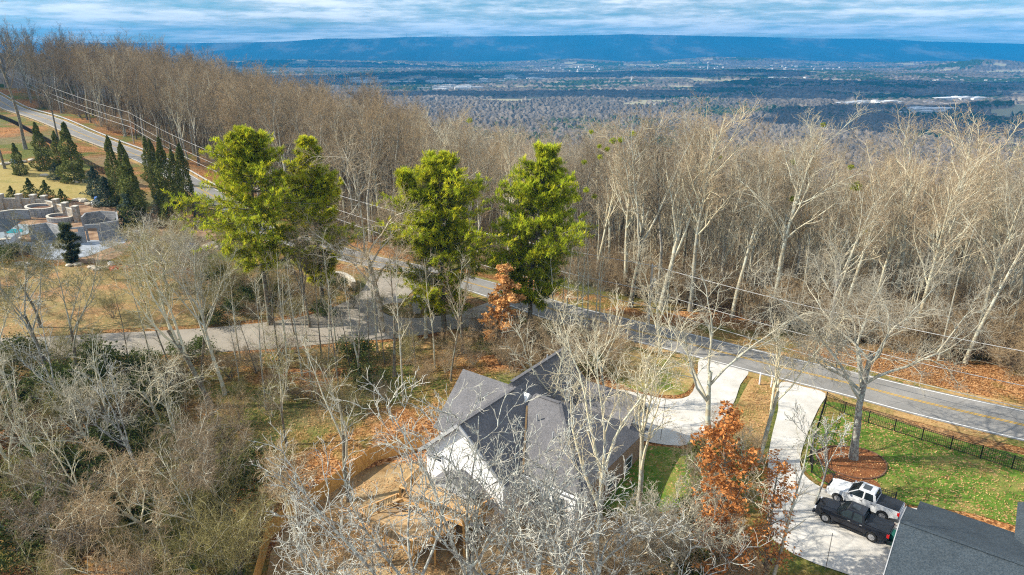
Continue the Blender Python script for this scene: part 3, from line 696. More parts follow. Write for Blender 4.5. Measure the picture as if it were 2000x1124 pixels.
# two-level deck on tall timber legs
def deck_part(name, pts, z, label_r=True, rails=(0, 1, 2, 3)):
    pts = [np.array(p) for p in pts]
    b = MB(); b.prism(pts, z - .06, z); b.build('deck_floor', M['deck_wood'], deck)
    b = MB(); n = len(pts)
    for i in range(n):
        p, q = pts[i], pts[(i + 1) % n]; b.bar((*p, z - .2), (*q, z - .2), .06, .26)
    c = sum(pts) / n
    for t in np.linspace(.1, .9, 8):
        b.bar((*(pts[0] * (1 - t) + pts[1] * t), z - .17), (*(pts[3] * (1 - t) + pts[2] * t), z - .17), .05, .18)
    b.build('deck_joists', M['deck_post'], deck)
    for i in range(n):
        p, q = pts[i], pts[(i + 1) % n]
        gz = Zf(*p); b = MB(); b.box((p[0], p[1], (gz - .4 + z + 1.05) / 2), (.16, .16, z + 1.05 - gz + .4)); b.build('deck_post', M['deck_post'], deck)
        m_ = (p + q) / 2; gz = Zf(*m_); b = MB(); b.box((m_[0], m_[1], (gz - .4 + z + 1.05) / 2), (.16, .16, z + 1.05 - gz + .4)); b.build('deck_post', M['deck_post'], deck)
        if i in rails:
            b = MB(); d = q - p; L_ = np.linalg.norm(d); d /= L_
            b.bar((*p, z + 1.06), (*q, z + 1.06), .14, .05); b.bar((*p, z + .12), (*q, z + .12), .06, .05)
            for k in range(1, int(L_ / .15)):
                r_ = p + d * k * .15; b.box((r_[0], r_[1], z + .58), (.035, .035, .9), 1)
            b.build('deck_railing', [M['raw_wood'], M['black_metal']], deck)
deck = empty('wooden_deck', (0, 0, 0), 0, 'new two-level timber deck with dark balusters behind the white house wall', 'deck')
lo_ = [at_z(700, 1018, -1.7), at_z(806, 1078, -1.7), at_z(888, 1030, -1.7), at_z(778, 985, -1.7)]
deck_part('lower', lo_, -1.7)
up_ = [at_z(782, 972, -.3), at_z(905, 1022, -.3), at_z(985, 985, -.3), at_z(828, 922, -.3)]
deck_part('upper', up_, -.3, rails=(0, 1, 3))
b = MB()
a_, c_ = at_z(762, 985, -1.7), at_z(790, 970, -.3)
for k in range(7):
    f = k / 6; p = a_ * (1 - f) + c_ * f; b.box((p[0], p[1], -1.65 + 1.3 * f), (1.2, .3, .05), rz=.6)
b.build('deck_stair', M['deck_wood'], deck)
# timber privacy fence
def picket_fence(name, P, h, label, mat, gap=.0, w=.14):
    P = gpoly(P) if not isinstance(P, np.ndarray) else P
    r_ = empty(name, (0, 0, 0), 0, label, 'fence')
    for i in range(len(P) - 1):
        p, q = P[i], P[i + 1]; L_ = np.linalg.norm(q - p); d = (q - p) / L_; b = MB(); k = 0; an = math.atan2(d[1], d[0])
        pts = p + d * np.arange(0, L_, w + gap)[:, None]; zs = Z(pts[:, 0], pts[:, 1])
        for (x, y), z in zip(pts, zs): b.box((x, y, z + h / 2 - .1), (w - .012, .03, h + random.uniform(-.02, .02)), rz=an)
        b.build('fence_panel', mat, r_)
        m_ = max(1, int(L_ / 2.4))
        for j in range(m_ + 1):
            x, y = p + d * L_ * j / m_; z = Zf(x, y); b = MB(); b.box((x - d[1] * .08, y + d[0] * .08, z + h / 2 - .2), (.1, .1, h + .1), rz=an); b.build('fence_post', mat, r_)
picket_fence('timber_fence', [(500, 1160), (528, 1052), (600, 996), (672, 946), (735, 900), (830, 876)], 1.9, 'orange-brown timber board fence running down the leafy slope left of the deck', M['fence_wood'])
def metal_fence(P, h, label, zoff=0):
    P = smooth_line(gpoly(P), 4); r_ = empty('metal_fence', (0, 0, 0), 0, label, 'fence')
    s = np.concatenate([[0], np.cumsum(np.hypot(*np.diff(P, axis=0).T))]); n = int(s[-1] / 2.3)
    q = np.linspace(0, s[-1], n + 1); X = np.interp(q, s, P[:, 0]); Y = np.interp(q, s, P[:, 1]); zz = Z(X, Y)
    for i in range(n + 1):
        b = MB(); b.box((X[i], Y[i], zz[i] + h / 2), (.08, .08, h + .1)); b.build('fence_post', M['black_metal'], r_)
    for i in range(n):
        b = MB(); p = np.array((X[i], Y[i], zz[i])); q_ = np.array((X[i + 1], Y[i + 1], zz[i + 1]))
        for hz in (.15, h - .18, h - .02): b.bar(p + (0, 0, hz), q_ + (0, 0, hz), .035, .04)
        for k in range(1, 15): c = p + (q_ - p) * k / 15; b.box(c + (0, 0, h / 2), (.02, .02, h - .1))
        b.build('fence_panel', M['black_metal'], r_)
metal_fence([(1612, 790), (1640, 806), (1700, 829), (1800, 861), (1900, 892), (2040, 938)], 1.35, 'black metal picket fence between the green lawn and the road')
metal_fence([(1612, 790), (1594, 850), (1580, 902), (1590, 932), (1622, 952), (1690, 975), (1745, 990)], 1.35, 'black metal picket fence curving between the driveway and the green lawn')
metal_fence([(-30, 222), (20, 240), (80, 272), (150, 312), (222, 350)], 1.6, 'dark picket fence on the slope below the left road')
# mulch ring under the lawn tree
mc = G(1664, 903); a = np.linspace(0, 2 * math.pi, 26, endpoint=False)
ring = mc + np.stack([np.cos(a) * 2.9, np.sin(a) * 2.5], -1) * (1 + .04 * np.sin(3 * a))[:, None]
sheet('mulch_bed', ring, .07, M['mulch'], .5)
P3 = np.concatenate([ring, (Z(ring[:, 0], ring[:, 1]) + .07)[:, None]], 1); P3 = np.concatenate([P3, P3[:1]])

b = MB()
for p, q in zip(P3[:-1], P3[1:]): b.bar(p, q, .12, .16)
tag(b.build('bed_edging', M['edging']), 'low dark edging round the mulch bed of the lawn tree', 'edging')
sheet('mulch_bed', sm([(1600, 935), (1640, 925), (1700, 935), (1720, 955), (1690, 968), (1640, 955)], 3), .055, M['mulch'], .6)
# dark-roofed house in the lower right corner
r0, r1 = at_z(1758, 1019, 5.4), at_z(2010, 1108, 5.4)
dv = (r1 - r0) / np.linalg.norm(r1 - r0); an = math.atan2(dv[1], dv[0])
gh = empty('slate_roofed_house', (r0[0], r0[1], 0), an, 'house with dark blue-grey shingle roof cut off by the bottom right corner', 'house')
def loc(px, py, z):
    p = at_z(px, py, z) - r0; return np.array((p @ dv, p @ np.array((-dv[1], dv[0]))))
fe = loc(1797, 979, 3.3); print('garage local', fe, loc(1766, 987, 3.3), loc(1968, 1032, 3.3), loc(1736, 1124, 2.5))
wd = float(fe[1])
b = MB(); b.slab([(.0, 0, 5.4), (26, 0, 5.4), (26, wd, 3.3), (fe[0], wd, 3.3), (fe[0], wd * .62, 5.4 - 2.1 * .62), (.0, wd * .62, 5.4 - 2.1 * .62)], .22); b.build('roof', M['shingle_dark'], gh)
b = MB(); b.slab([(.0, -.003, 5.403), (26, -.003, 5.403), (26, -12, 1.0), (.0, -12, 1.0)], .22); b.build('roof', M['shingle_dark'], gh)
b = MB(); b.bar((.0, 0, 5.45), (26, 0, 5.45), .3, .04); b.build('ridge_cap', M['shingle_dark'], gh)
b = MB(); b.prism([(.6, -9), (25, -9), (25, wd * .55), (.6, wd * .55)], -1, [1.7, 1.7, 3.8, 3.8]); b.build('wall', M['brick'], gh)
b = MB(); b.bar((-.03, 0, 5.3), (-.03, -12, .92), .06, .25); b.bar((-.03, .02, 5.28), (-.03, wd * .62, 3.98), .06, .25); b.build('fascia', M['trim'], gh)
q0 = loc(1968, 1020, 3.6); q1 = loc(1978, 1087, 3.3)
x0_ = float(loc(1985, 1050, 4.5)[0])
b = MB(); slabs_gable(b, x0_ + .5, x0_ + 9, -1.0, wd + 3.2, 4.0, 6.6, 'y', .3, .2, .5); b.build('roof', M['shingle_dark'], gh)
b = MB(); gable_wall(b, x0_ + .7, x0_ + 8.8, 0, wd + 3, -1, 4.0, 6.6); b.build('wall', M['brick'], gh)
b = MB(); b.cyl((5.8, -3.2, 4.45), .05, .5, 8); b.build('vent_pipe', M['frame_white'], gh)

# ------------------------------------------------------------------ pickups
def carpaint(name, c, rough=.22, metal=.0):
    m, nt, b = new_mat(name, rough, .35); b.inputs['Base Color'].default_value = (*c, 1); b.inputs['Coat Weight'].default_value = .45; b.inputs['Coat Roughness'].default_value = .08; b.inputs['Metallic'].default_value = metal; return m
M['tyre'] = noisy('tyre', (.015, .015, .015), (.03, .03, .03), 6, .9)
M['rim'] = noisy('alloy', (.35, .36, .38), (.5, .5, .52), 3, .35, metal=.7)
M['car_glass'] = noisy('car_glass', (.01, .015, .018), (.02, .03, .035), 1, .05, spec=.9)
M['tonneau'] = noisy('bed_cover', (.012, .016, .022), (.025, .03, .04), 1.5, .5)
M['red_lamp'] = carpaint('tail_lamp', (.5, .01, .01)); M['clear_lamp'] = carpaint('head_lamp', (.7, .7, .72)); M['chrome'] = noisy('chrome', (.6, .6, .62), (.75, .75, .77), 2, .2, metal=.9)
def loft(mb, secs, mi=0):
    """closed skin through cross-sections of equal point count"""
    n = len(secs[0]); V = [p for s in secs for p in s]; F = []
    for i in range(len(secs) - 1):
        for j in range(n): k = (j + 1) % n; F.append((i * n + j, i * n + k, (i + 1) * n + k, (i + 1) * n + j))
    F += [tuple(range(n))[::-1], tuple((len(secs) - 1) * n + j for j in range(n))]; mb.add(V, F, mi)
def pickup(paint, label, chrome=True):
    r_ = empty('pickup_truck', (0, 0, 0), 0, label, 'pickup truck')
    # body side in x: nose at +2.95, tail at -2.95; lower tub with wheel openings cut into its outline
    wx = (1.95, -1.75); R_ = .50
    def side():
        pts = [(-2.92, .62), (-2.92, 1.28), (-2.88, 1.32), (1.20, 1.30), (1.55, 1.28), (2.55, 1.20), (2.86, 1.10), (2.95, .95), (2.95, .55), (2.80, .45)]
        for c in wx:
            pts += [(c + R_ * math.cos(t), .42 + R_ * math.sin(t)) for t in np.linspace(.02, math.pi - .02, 9)] if True else []
            if c > 0: pts += [(1.35, .40), (-1.15, .40)]
        pts += [(-2.35, .50)]; return pts
    pts = side(); b = MB(); n = len(pts)
    ys = [(-1.0, .0), (-.98, .0), (.98, 0), (1.0, 0)]
    hw = lambda x, z: (1.0 - .05 * max(0, (x - 2.2)) / .7 - .05 * max(0, z - 1.05) / .3 - (.10 * max(0, x - 2.6) / .35))
    V = [(x, -hw(x, z), z) for x, z in pts] + [(x, hw(x, z), z) for x, z in pts]
    b.add(V, [tuple(range(n)), tuple(range(n, 2 * n))[::-1]] + [(i, i + n, (i + 1) % n + n, (i + 1) % n) for i in range(n)])
    body = b.build('body', paint, r_, bevel=.03)
    # bonnet bulge
    b = MB(); loft(b, [[(1.25, -.78, 1.29), (1.25, .78, 1.29), (1.25, .6, 1.40), (1.25, -.6, 1.40)], [(2.2, -.76, 1.22), (2.2, .76, 1.22), (2.2, .58, 1.32), (2.2, -.58, 1.32)], [(2.78, -.68, 1.10), (2.78, .68, 1.10), (2.78, .5, 1.16), (2.78, -.5, 1.16)]])
    b.build('bonnet', paint, r_, bevel=.03)
    # cab: pillars and roof, glass slightly inside
    def cs(x, zb, zt, wb, wt): return [(x, -wb, zb), (x, wb, zb), (x - 0, wt, zt), (x, -wt, zt)]
    b = MB(); Vb = [(1.30, .93, 1.30), (-1.02, .93, 1.30), (-.82, .76, 1.93), (.45, .76, 1.95)]
    V = [(x, s * y, z) for s in (1, -1) for x, y, z in Vb]
    b.add(V, [(0, 1, 2, 3), (4, 7, 6, 5), (0, 3, 7, 4), (1, 5, 6, 2), (3, 2, 6, 7), (0, 4, 5, 1)])
    b.build('cab_glass', M['car_glass'], r_)
    b = MB(); b.add([(.46, .79, 1.935), (-.88, .79, 1.915), (-.88, -.79, 1.915), (.46, -.79, 1.935), (.40, .68, 2.0), (-.80, .68, 1.98), (-.80, -.68, 1.98), (.40, -.68, 2.0)], [(0, 1, 2, 3), (4, 7, 6, 5), (0, 4, 5, 1), (1, 5, 6, 2), (2, 6, 7, 3), (3, 7, 4, 0)])
    for s in (1, -1):
        for (xa, xb, w) in ((1.33, .44, .09), (-.05, -.08, .13), (-1.0, -.84, .22)):
            b.bar((xa, s * .945, 1.30), (xb, s * .775, 1.93), .05, w) if w < .1 else b.add([(xa - w / 2, s * .955, 1.29), (xa + w / 2, s * .955, 1.29), (xb + w / 2, s * .785, 1.93), (xb - w / 2, s * .785, 1.93), (xa - w / 2, s * .90, 1.29), (xa + w / 2, s * .90, 1.29), (xb + w / 2, s * .74, 1.93), (xb - w / 2, s * .74, 1.93)], [(0, 1, 2, 3), (4, 7, 6, 5), (0, 4, 5, 1), (1, 5, 6, 2), (2, 6, 7, 3), (3, 7, 4, 0)])
    b.build('roof', paint, r_, bevel=.02)
    b = MB(); b.box((-.1, 0, 1.995), (.62, .8, .03)); b.build('sunroof', M['car_glass'], r_)
    b = MB(); b.box((-1.99, 0, 1.345), (1.78, 1.78, .05)); b.build('bed_cover', M['tonneau'], r_, bevel=.01)
    b = MB(); b.box((-2.97, 0, 1.0), (.05, 1.7, .55)); b.build('tailgate', paint, r_, bevel=.01)
    b = MB(); b.box((2.99, 0, .98), (.05, 1.25, .32)); b.build('grille', M['black_metal'], r_)
    for x, s in ((3.0, 1), (-3.05, -1)):
        b = MB(); b.box((x, 0, .56), (.2, 1.86, .22)); b.build('bumper', M['chrome'] if chrome else paint, r_, bevel=.03)
    for s in (1, -1):
        b = MB(); b.box((2.90, s * .78, 1.0), (.16, .28, .2)); b.build('headlight', M['clear_lamp'], r_, bevel=.02)
        b = MB(); b.box((-2.90, s * .915, 1.08), (.2, .14, .34)); b.build('taillight', M['red_lamp'], r_, bevel=.02)
        b = MB(); b.box((1.12, s * 1.10, 1.42), (.14, .24, .2)); b.build('mirror', paint if not chrome else M['chrome'], r_, bevel=.03)
        b = MB(); b.bar((1.3, s * 1.03, .42), (-1.1, s * 1.03, .42), .16, .05); b.build('side_step', M['black_metal'], r_)
        for x in (.1, -.82): b = MB(); b.box((x, s * 1.005, 1.12), (.2, .04, .05)); b.build('door_handle', M['chrome'], r_)
        for x in (1.28, .02, -1.05): b = MB(); b.box((x, s * .992, .86), (.014, .012, .78)); b.build('door_seam', M['black_metal'], r_)
        for c in wx:
            b = MB(); b.cyl((c, s * .88, .42), .42, .28, 28, axis=1); w_ = b.build('wheel', M['tyre'], r_, bevel=.03)
            b = MB(); b.cyl((c, s * (.88 + .135), .42), .26, .03, 20, axis=1)
            for k in range(6): a = k * 1.047; b.bar((c, s * 1.035, .42), (c + .25 * math.cos(a), s * 1.035, .42 + .25 * math.sin(a)), .05, .02)
            b.build('rim', M['rim'], w_)
    return r_
def aim(o, fw, rw_, side):
    """near-side wheels stand on the two given places"""
    d = fw - rw_; d = d / np.linalg.norm(d); n = np.array((-d[1], d[0])); n = n if n[1] > 0 else -n
    c = (fw + rw_) / 2 + n * side - d * .1; o.scale = (.9, .9, .9); o.location = (c[0], c[1], Zf(*c) + .065); o.rotation_euler = (0, 0, math.atan2(d[1], d[0]))
fw, rw_ = G(1611, 1023), G(1697, 1060); print('wheelbase', np.linalg.norm(fw - rw_))
aim(pickup(carpaint('black_paint', (.006, .007, .012)), 'shiny black crew-cab pickup parked in front of the white one', False), fw, rw_, .9)
d_ = (fw - rw_) / np.linalg.norm(fw - rw_); n_ = np.array((-d_[1], d_[0])); n_ = n_ if n_[1] > 0 else -n_
r2_ = G(1725, 1020); f2_ = r2_ + 3.7 * (d_ * .995 + n_ * .0)
aim(pickup(carpaint('white_paint', (.62, .64, .66), .35), 'white crew-cab pickup with dark bed cover parked beside the lawn fence'), f2_, r2_, .9)
g = G(1741, 1066); bin_ = empty('wheeled_bin', (*g, Zf(*g) + .065), .5, 'dark green wheeled refuse bin behind the black pickup', 'bin')
M['bin'] = noisy('green_plastic', (.005, .08, .06), (.01, .11, .085), 2, .5)
b = MB(); b.box((0, 0, .55), (.52, .55, .95), taper=(1.2, 1.2)); b.build('body', M['bin'], bin_, bevel=.03)
b = MB(); b.box((0, .02, 1.08), (.7, .74, .09)); b.build('lid', M['bin'], bin_, bevel=.03)
for s in (-1, 1): b = MB(); b.cyl((s * .25, .3, .13), .13, .06, 14, axis=0); b.build('wheel', M['tyre'], bin_)
# white marker posts at the mouth of the drives
M['white_post'] = noisy('white_post', (.72, .72, .72), (.8, .8, .8), 2, .5)
for px, py, l in ((1483, 752, 'left one of the two white marker posts between the driveways'), (1506, 757, 'right one of the two white marker posts between the driveways')):
    g = G(px, py); b = MB(); b.cyl((g[0], g[1], Zf(*g) + .65), .09, 1.5, 10); b.cyl((g[0], g[1], Zf(*g) + 1.43), .12, .1, 10, r2=.03); tag(b.build('marker_post', M['white_post']), l, 'post', 'white posts by the driveways')
# ------------------------------------------------------------------ utility poles and cables
def upole(p, h, label, tr=False):
    z = Zf(*p); r_ = empty('utility_pole', (p[0], p[1], z), 0, label, 'utility pole')
    b = MB(); b.cyl((0, 0, h / 2 - .5), .20, h + 1, 12, r2=.13); b.build('pole', M['pole_wood'], r_)
    b = MB(); b.bar((-.1, -.1, h - .25), (.75, .75, h - .25), .1, .12); b.build('bracket', M['pole_wood'], r_)
    b = MB(); b.cyl((0, 0, h + .1), .06, .25, 8); b.build('insulator', M['galv'], r_)
    if tr:
        b = MB(); b.cyl((.45, .2, h - 2.4), .28, .95, 14); b.cyl((.45, .2, h - 1.87), .28, .12, 14, r2=.12); b.cyl((.45, .2, h - 1.68), .05, .3, 8); b.build('transformer', M['galv'], r_)
        b = MB(); b.box((.22, .1, h - 2.4), (.3, .12, .12)); b.build('bracket', M['galv'], r_)
        b = MB(); b.box((-.35, 0, h - 5.0), (.8, .2, .2)); b.build('splice_box', M['black_metal'], r_)
    return z + h
def cable(pa, pb, sag, label, r_=.035):
    t = np.linspace(0, 1, 40)[:, None]; P = pa + (pb - pa) * t; P[:, 2] -= 4 * sag * (t * (1 - t))[:, 0]
    V, F = tubes(P[None], np.full((1, 40), r_), 5)
    tag(link_mesh('power_line', V, [F], [M['cable']], smooth=True), label, 'cable', 'cables strung along the road')
pA = G(1265, 648); dA = ray(1270, 519); hA = H + dA[2] * (pA[1] / dA[1]) - Zf(*pA); print('pole h', hA)
tA = upole(pA, hA, 'wooden utility pole with grey transformer beyond the road', True)
pB = G(590, 458); tB = upole(pB, 10.5, 'utility pole by the road half hidden behind the largest pine')
pC = np.array((-232., 325.)); tC = upole(pC, 11, 'utility pole at the far left bend of the road')
pM = np.array((-118., 216.)); tM = upole(pM, 9.5, 'utility pole beside the guardrail on the left road')
pD = pA + np.array((.735, -.678)) * 62 + np.array((3.0, 3.0)); 
w1 = np.array((*pA, tA))
for k, (dz, r_, nm) in enumerate(((0, .035, 'top'), (-3.4, .035, 'middle'), (-5.6, .04, 'lowest'))):
    A = np.array((*pA, tA + dz)); B = np.array((*pB, tB + dz * .8)); D = np.array((*pD, Zf(*pD) + hA + dz)); Mm = np.array((*pM, tM + dz * .8)); C = np.array((*pC, tC + dz * .8))
    cable(A, D, 1.4, nm + ' cable running right from the transformer pole', r_); cable(A, B, 1.2, nm + ' cable between the transformer pole and the pole behind the pine', r_)
    cable(B, Mm, 1.4, nm + ' cable from the pole behind the pine towards the guardrail', r_ * 1.05); cable(Mm, C, 1.6, nm + ' cable along the far left part of the road', r_ * 1.2)
tag(upole and bpy.data.objects.get('utility_pole'), None)
upole(pD, hA, 'utility pole beyond the road outside the right edge') if False else None
# guard rails on the left stretch of road
def guardrail(side, i0, i1, mat, label):
    C = RC[i0:i1]; T = np.gradient(C, axis=0); T /= np.linalg.norm(T, axis=1)[:, None]; P = C + np.stack([T[:, 1], -T[:, 0]], -1) * side
    zz = Z(P[:, 0], P[:, 1]); r_ = empty('guardrail', (0, 0, 0), 0, label, 'guardrail'); b = MB()
    for i in range(len(P) - 1): b.bar((*P[i], zz[i] + .62), (*P[i + 1], zz[i + 1] + .62), .12, .32)
    b.build('rail', mat, r_)
    for i in range(0, len(P), 1): b = MB(); b.box((P[i][0], P[i][1], zz[i] + .3), (.16, .16, .75)); b.build('post', M['pole_wood'], r_)
iA = int(np.argmin(np.hypot(*(RC - np.array((-58, 142.))).T))); iB = int(np.argmin(np.hypot(*(RC - np.array((-250, 328.))).T)))
guardrail(ROADW + .8, iA, iB, M['galv'], 'pale guardrail along the wooded side of the left road')
guardrail(-ROADW - .8, iA + 22, iB, M['pole_wood'], 'brown guardrail along the near side of the left road')
# ------------------------------------------------------------------ stone gate walls where the lane meets the road
def mk_stone(name, cs, sc=2.2, mortar=(.45, .42, .37)):
    m, nt, b = new_mat(name, .9, .15); v = voro(nt, sc); s = nt.nodes.new('ShaderNodeSeparateColor'); nt.links.new(v, s.inputs[0])
    c = ramp(nt, s.outputs[0], [(i / (len(cs) - 1), q) for i, q in enumerate(cs)]); e = voro(nt, sc, out='Distance', feat='DISTANCE_TO_EDGE')
    c = mixc(nt, ramp(nt, e, [(.02, 1), (.06, 0)]), c, mortar); nt.links.new(c, b.inputs['Base Color']); bump(nt, b, e, .05); return m
M['fieldstone'] = mk_stone('fieldstone', [(.24, .22, .19), (.33, .29, .23), (.32, .22, .13), (.38, .36, .32)])
M['limestone'] = mk_stone('pale_stone', [(.42, .38, .31), (.52, .48, .40), (.46, .40, .31)], 1.6)
M['capstone'] = noisy('capstone', (.50, .46, .38), (.62, .58, .50), 1.5)
M['boulder'] = noisy('boulder', (.34, .27, .18), (.60, .55, .46), 1.2, bmp=.1, vary=.2)
def pier(p, w, h, mat, label=None, group=None, rz=0, parent=None, name='stone_pillar', cat='pillar'):
    z = Zf(*p)
    r_ = empty(name, (p[0], p[1], z), rz, label, cat, group) if parent is None else parent
    o = (0, 0, 0) if parent is None else (p[0], p[1], z)
    b = MB(); b.box((o[0], o[1], o[2] + h / 2 - .2), (w, w, h + .4)); b.build('shaft' if parent is None else 'pier', mat, r_)
    b = MB(); b.box((o[0], o[1], o[2] + h + .08), (w + .2, w + .2, .16), taper=(.9, .9)); b.build('cap' if parent is None else 'pier_cap', M['capstone'], r_, bevel=.02)
pier(G(815, 611), 1.1, 2.3, M['limestone'], 'pale stone pillar on the planted island where lane and road meet')
for i, (px, py, w, h) in enumerate(((927, 643, 1.3, 1.9), (985, 660, 1.2, 1.7))):
    pier(G(px, py), w, h, M['limestone'], ('left one' if i == 0 else 'right one') + ' of the pale stone pillars below the rust-leaved sapling', 'stone pillars below the sapling')
def lowwall(P, h, th, mat, name, label, cat='wall', cap=True, piers=None, pw=.7, ph=None):
    P = np.asarray(P); r_ = empty(name, (0, 0, 0), 0, label, cat); b = MB(); c_ = MB(); zz = Z(P[:, 0], P[:, 1])
    for i in range(len(P) - 1):
        p, q = P[i], P[i + 1]; d = (q - p) / np.linalg.norm(q - p); n = np.array((-d[1], d[0])) * th / 2
        b.prism([p + n, p - n, q - n, q + n], [zz[i] - .3] * 2 + [zz[i + 1] - .3] * 2, [zz[i] + h] * 2 + [zz[i + 1] + h] * 2)
        n *= 1.25; c_.prism([p + n, p - n, q - n, q + n], [zz[i] + h + .002] * 2 + [zz[i + 1] + h + .002] * 2, [zz[i] + h + .12] * 2 + [zz[i + 1] + h + .12] * 2)
    b.build('wall_body', mat, r_)
    if cap: c_.build('coping', M['capstone'], r_)
    for p in (piers if piers is not None else ()): pier(p, pw, ph, mat, parent=r_)
    return r_
lowwall(smooth_line(gpoly([(930, 645), (950, 650), (968, 656), (985, 660)]), 3), 1.0, .5, M['limestone'], 'stone_wall', 'low curved pale stone wall between the two pillars under the rust-leaved sapling')
lowwall(smooth_line(gpoly([(640, 553), (655, 548), (672, 550), (688, 560), (692, 568)]), 3), 1.3, .5, M['limestone'], 'stone_wall', 'low curved stone wall behind twigs right of the largest pine trunk')
g = G(1013, 590); z = Zf(*g); r_ = empty('road_sign', (*g, z), 0, 'small red, white and blue sign beside the trunk of the darker pine', 'sign')
b = MB(); b.box((0, 0, 1), (.06, .06, 2.2)); b.build('sign_post', M['galv'], r_)
M['sign_red'] = noisy('sign_red', (.5, .03, .03), (.6, .05, .05), 1, .5); M['sign_blue'] = noisy('sign_blue', (.15, .35, .65), (.2, .42, .75), 1, .5)
b = MB(); b.box((0, -.05, 2.0), (1.1, .04, .3), 0); b.box((0, -.05, 1.6), (1.1, .04, .46), 1); b.box((.0, -.052, 1.28), (1.1, .04, .14), 2); b.build('sign_board', [M['sign_blue'], M['sign_red'], M['white_post']], r_)
# ------------------------------------------------------------------ pool building site
def mk_block(name, c1, c2, mortar, sx=.4, sy=.2):
    m, nt, b = new_mat(name, .9, .1); br = nt.nodes.new('ShaderNodeTexBrick'); tc = nt.nodes.new('ShaderNodeTexCoord'); sp = nt.nodes.new('ShaderNodeSeparateXYZ'); cb = nt.nodes.new('ShaderNodeCombineXYZ')
    nt.links.new(tc.outputs['Object'], sp.inputs[0]); ad = nt.nodes.new('ShaderNodeMath'); ad.operation = 'ADD'; nt.links.new(sp.outputs[0], ad.inputs[0]); nt.links.new(sp.outputs[1], ad.inputs[1]); nt.links.new(ad.outputs[0], cb.inputs[0]); nt.links.new(sp.outputs[2], cb.inputs[1]); nt.links.new(cb.outputs[0], br.inputs[0])
    br.inputs['Color1'].default_value = (*c1, 1); br.inputs['Color2'].default_value = (*c2, 1); br.inputs['Mortar'].default_value = (*mortar, 1); br.inputs['Scale'].default_value = 1; br.inputs['Brick Width'].default_value = sx; br.inputs['Row Height'].default_value = sy; br.inputs['Mortar Size'].default_value = .02
    c = mixc(nt, 1, br.outputs[0], ramp(nt, noise(nt, .7, 5), [(.3, (.75,) * 3), (.7, (1.15,) * 3)]), 'MULTIPLY')
    nt.links.new(c, b.inputs['Base Color']); return m
M['cmu'] = mk_block('concrete_block', (.26, .27, .28), (.36, .36, .36), (.15, .15, .15), .8, .4)
M['capstone_grey'] = noisy('capstone_grey', (.34, .32, .28), (.44, .42, .38), 1.5)
M['red_clay'] = noisy('red_clay', (.22, .075, .03), (.40, .19, .09), 1.2, bmp=.1)
sheet('clay_ground', sm([(-90, 500), (0, 506), (60, 498), (100, 510), (180, 515), (240, 498), (262, 470), (330, 470), (420, 490), (400, 440), (240, 410), (150, 395), (60, 395), (-90, 400)], 3), .04, noisy('site_soil', (.16, .085, .045), (.38, .25, .15), .5, bmp=.1))
sheet('patio', sm([(-60, 478), (20, 470), (60, 474), (98, 467), (128, 474), (172, 470), (205, 470), (240, 462), (246, 474), (205, 488), (170, 502), (125, 507), (95, 508), (60, 498), (40, 486), (-60, 488)], 3), .06, M['paver'])
pier_px = [(-30, 411), (7, 410), (43, 410), (71, 411), (92, 413), (115, 420), (133, 427), (153, 434)]
pp = gpoly(pier_px); lowwall(pp, 2.3, .45, M['fieldstone'], 'stone_wall', 'tall curved fieldstone wall with seven capped piers around the pool site', piers=pp[1:], pw=.95, ph=3.15)
def blockwall(pts, h, label, op=None):
    P = gpoly(pts); r_ = empty('block_wall', (0, 0, 0), 0, label, 'wall'); zb = [Zf(*p) for p in P]; z0 = min(zb)
    for i in range(len(P) - 1):
        p, q = P[i], P[i + 1]; L_ = np.linalg.norm(q - p); d = (q - p) / L_; n = np.array((-d[1], d[0])) * .15
        f = lambda a: p + d * a; b = MB()
        if op and i == op[0]:
            a0, a1, s0, s1 = op[1] * L_, op[2] * L_, op[3], op[4]
            for u, v, lo, hi in ((0, a0, -.4, h), (a1, L_, -.4, h), (a0, a1, -.4, s0), (a0, a1, s1, h)):
                if hi > lo + .02 and v > u: b.prism([f(u) + n, f(u) - n, f(v) - n, f(v) + n], z0 + lo, z0 + hi)
        else: b.prism([f(0) + n, f(0) - n, f(L_) - n, f(L_) + n], z0 - .4, z0 + h)
        b.build('wall_panel', M['cmu'], r_)
blockwall([(62, 474), (98, 468), (128, 478)], 3.5, 'grey block wall meeting in a corner on the patio, the tall left part')
blockwall([(128.5, 478), (170, 474)], 3.0, 'grey block wall with a small high opening behind the young spruce', (0, .2, .7, 2.1, 2.7))
blockwall([(172, 472), (200, 471)], 3.2, 'grey block wall with a doorway in the middle of the unfinished pool house', (0, .12, .8, 0, 2.5))
blockwall([(200.5, 470), (236, 464), (232, 440), (200, 436), (172, 440), (165, 452)], 3.3, 'grey block room without a roof at the right end of the pool house')
blockwall([(43, 490), (79, 501)], 1.5, 'low grey block wall standing free on the near edge of the patio')
def planter(px, py, r_, h, label):
    c = G(px, py); a = np.linspace(0, 2 * math.pi, 25); P = c + np.stack([np.cos(a), np.sin(a) * .75], -1) * r_
    w_ = lowwall(P, h, .35, M['cmu'], 'curved_planter', label, 'planter'); b = MB(); b.prism(P[:-1] * .999 + c * .001, Zf(*c), Zf(*c) + h - .25); b.build('planter_soil', M['edging'], w_)
planter(81, 420, 2.5, 1.7, 'round grey block planter below the middle of the fieldstone wall')
planter(119, 431, 2.3, .9, 'smaller round block planter near the right end of the fieldstone wall')
lowwall(smooth_line(gpoly([(-60, 434), (0, 432), (30, 428), (60, 428)]), 4), 1.8, .4, M['cmu'], 'curved_block_wall', 'long curved grey block wall behind the empty pool')
M['pool_shell'] = noisy('pool_shell', (.22, .27, .30), (.33, .38, .40), .5); M['teal'] = noisy('teal_cover', (.01, .20, .24), (.02, .27, .30), 1, .4)
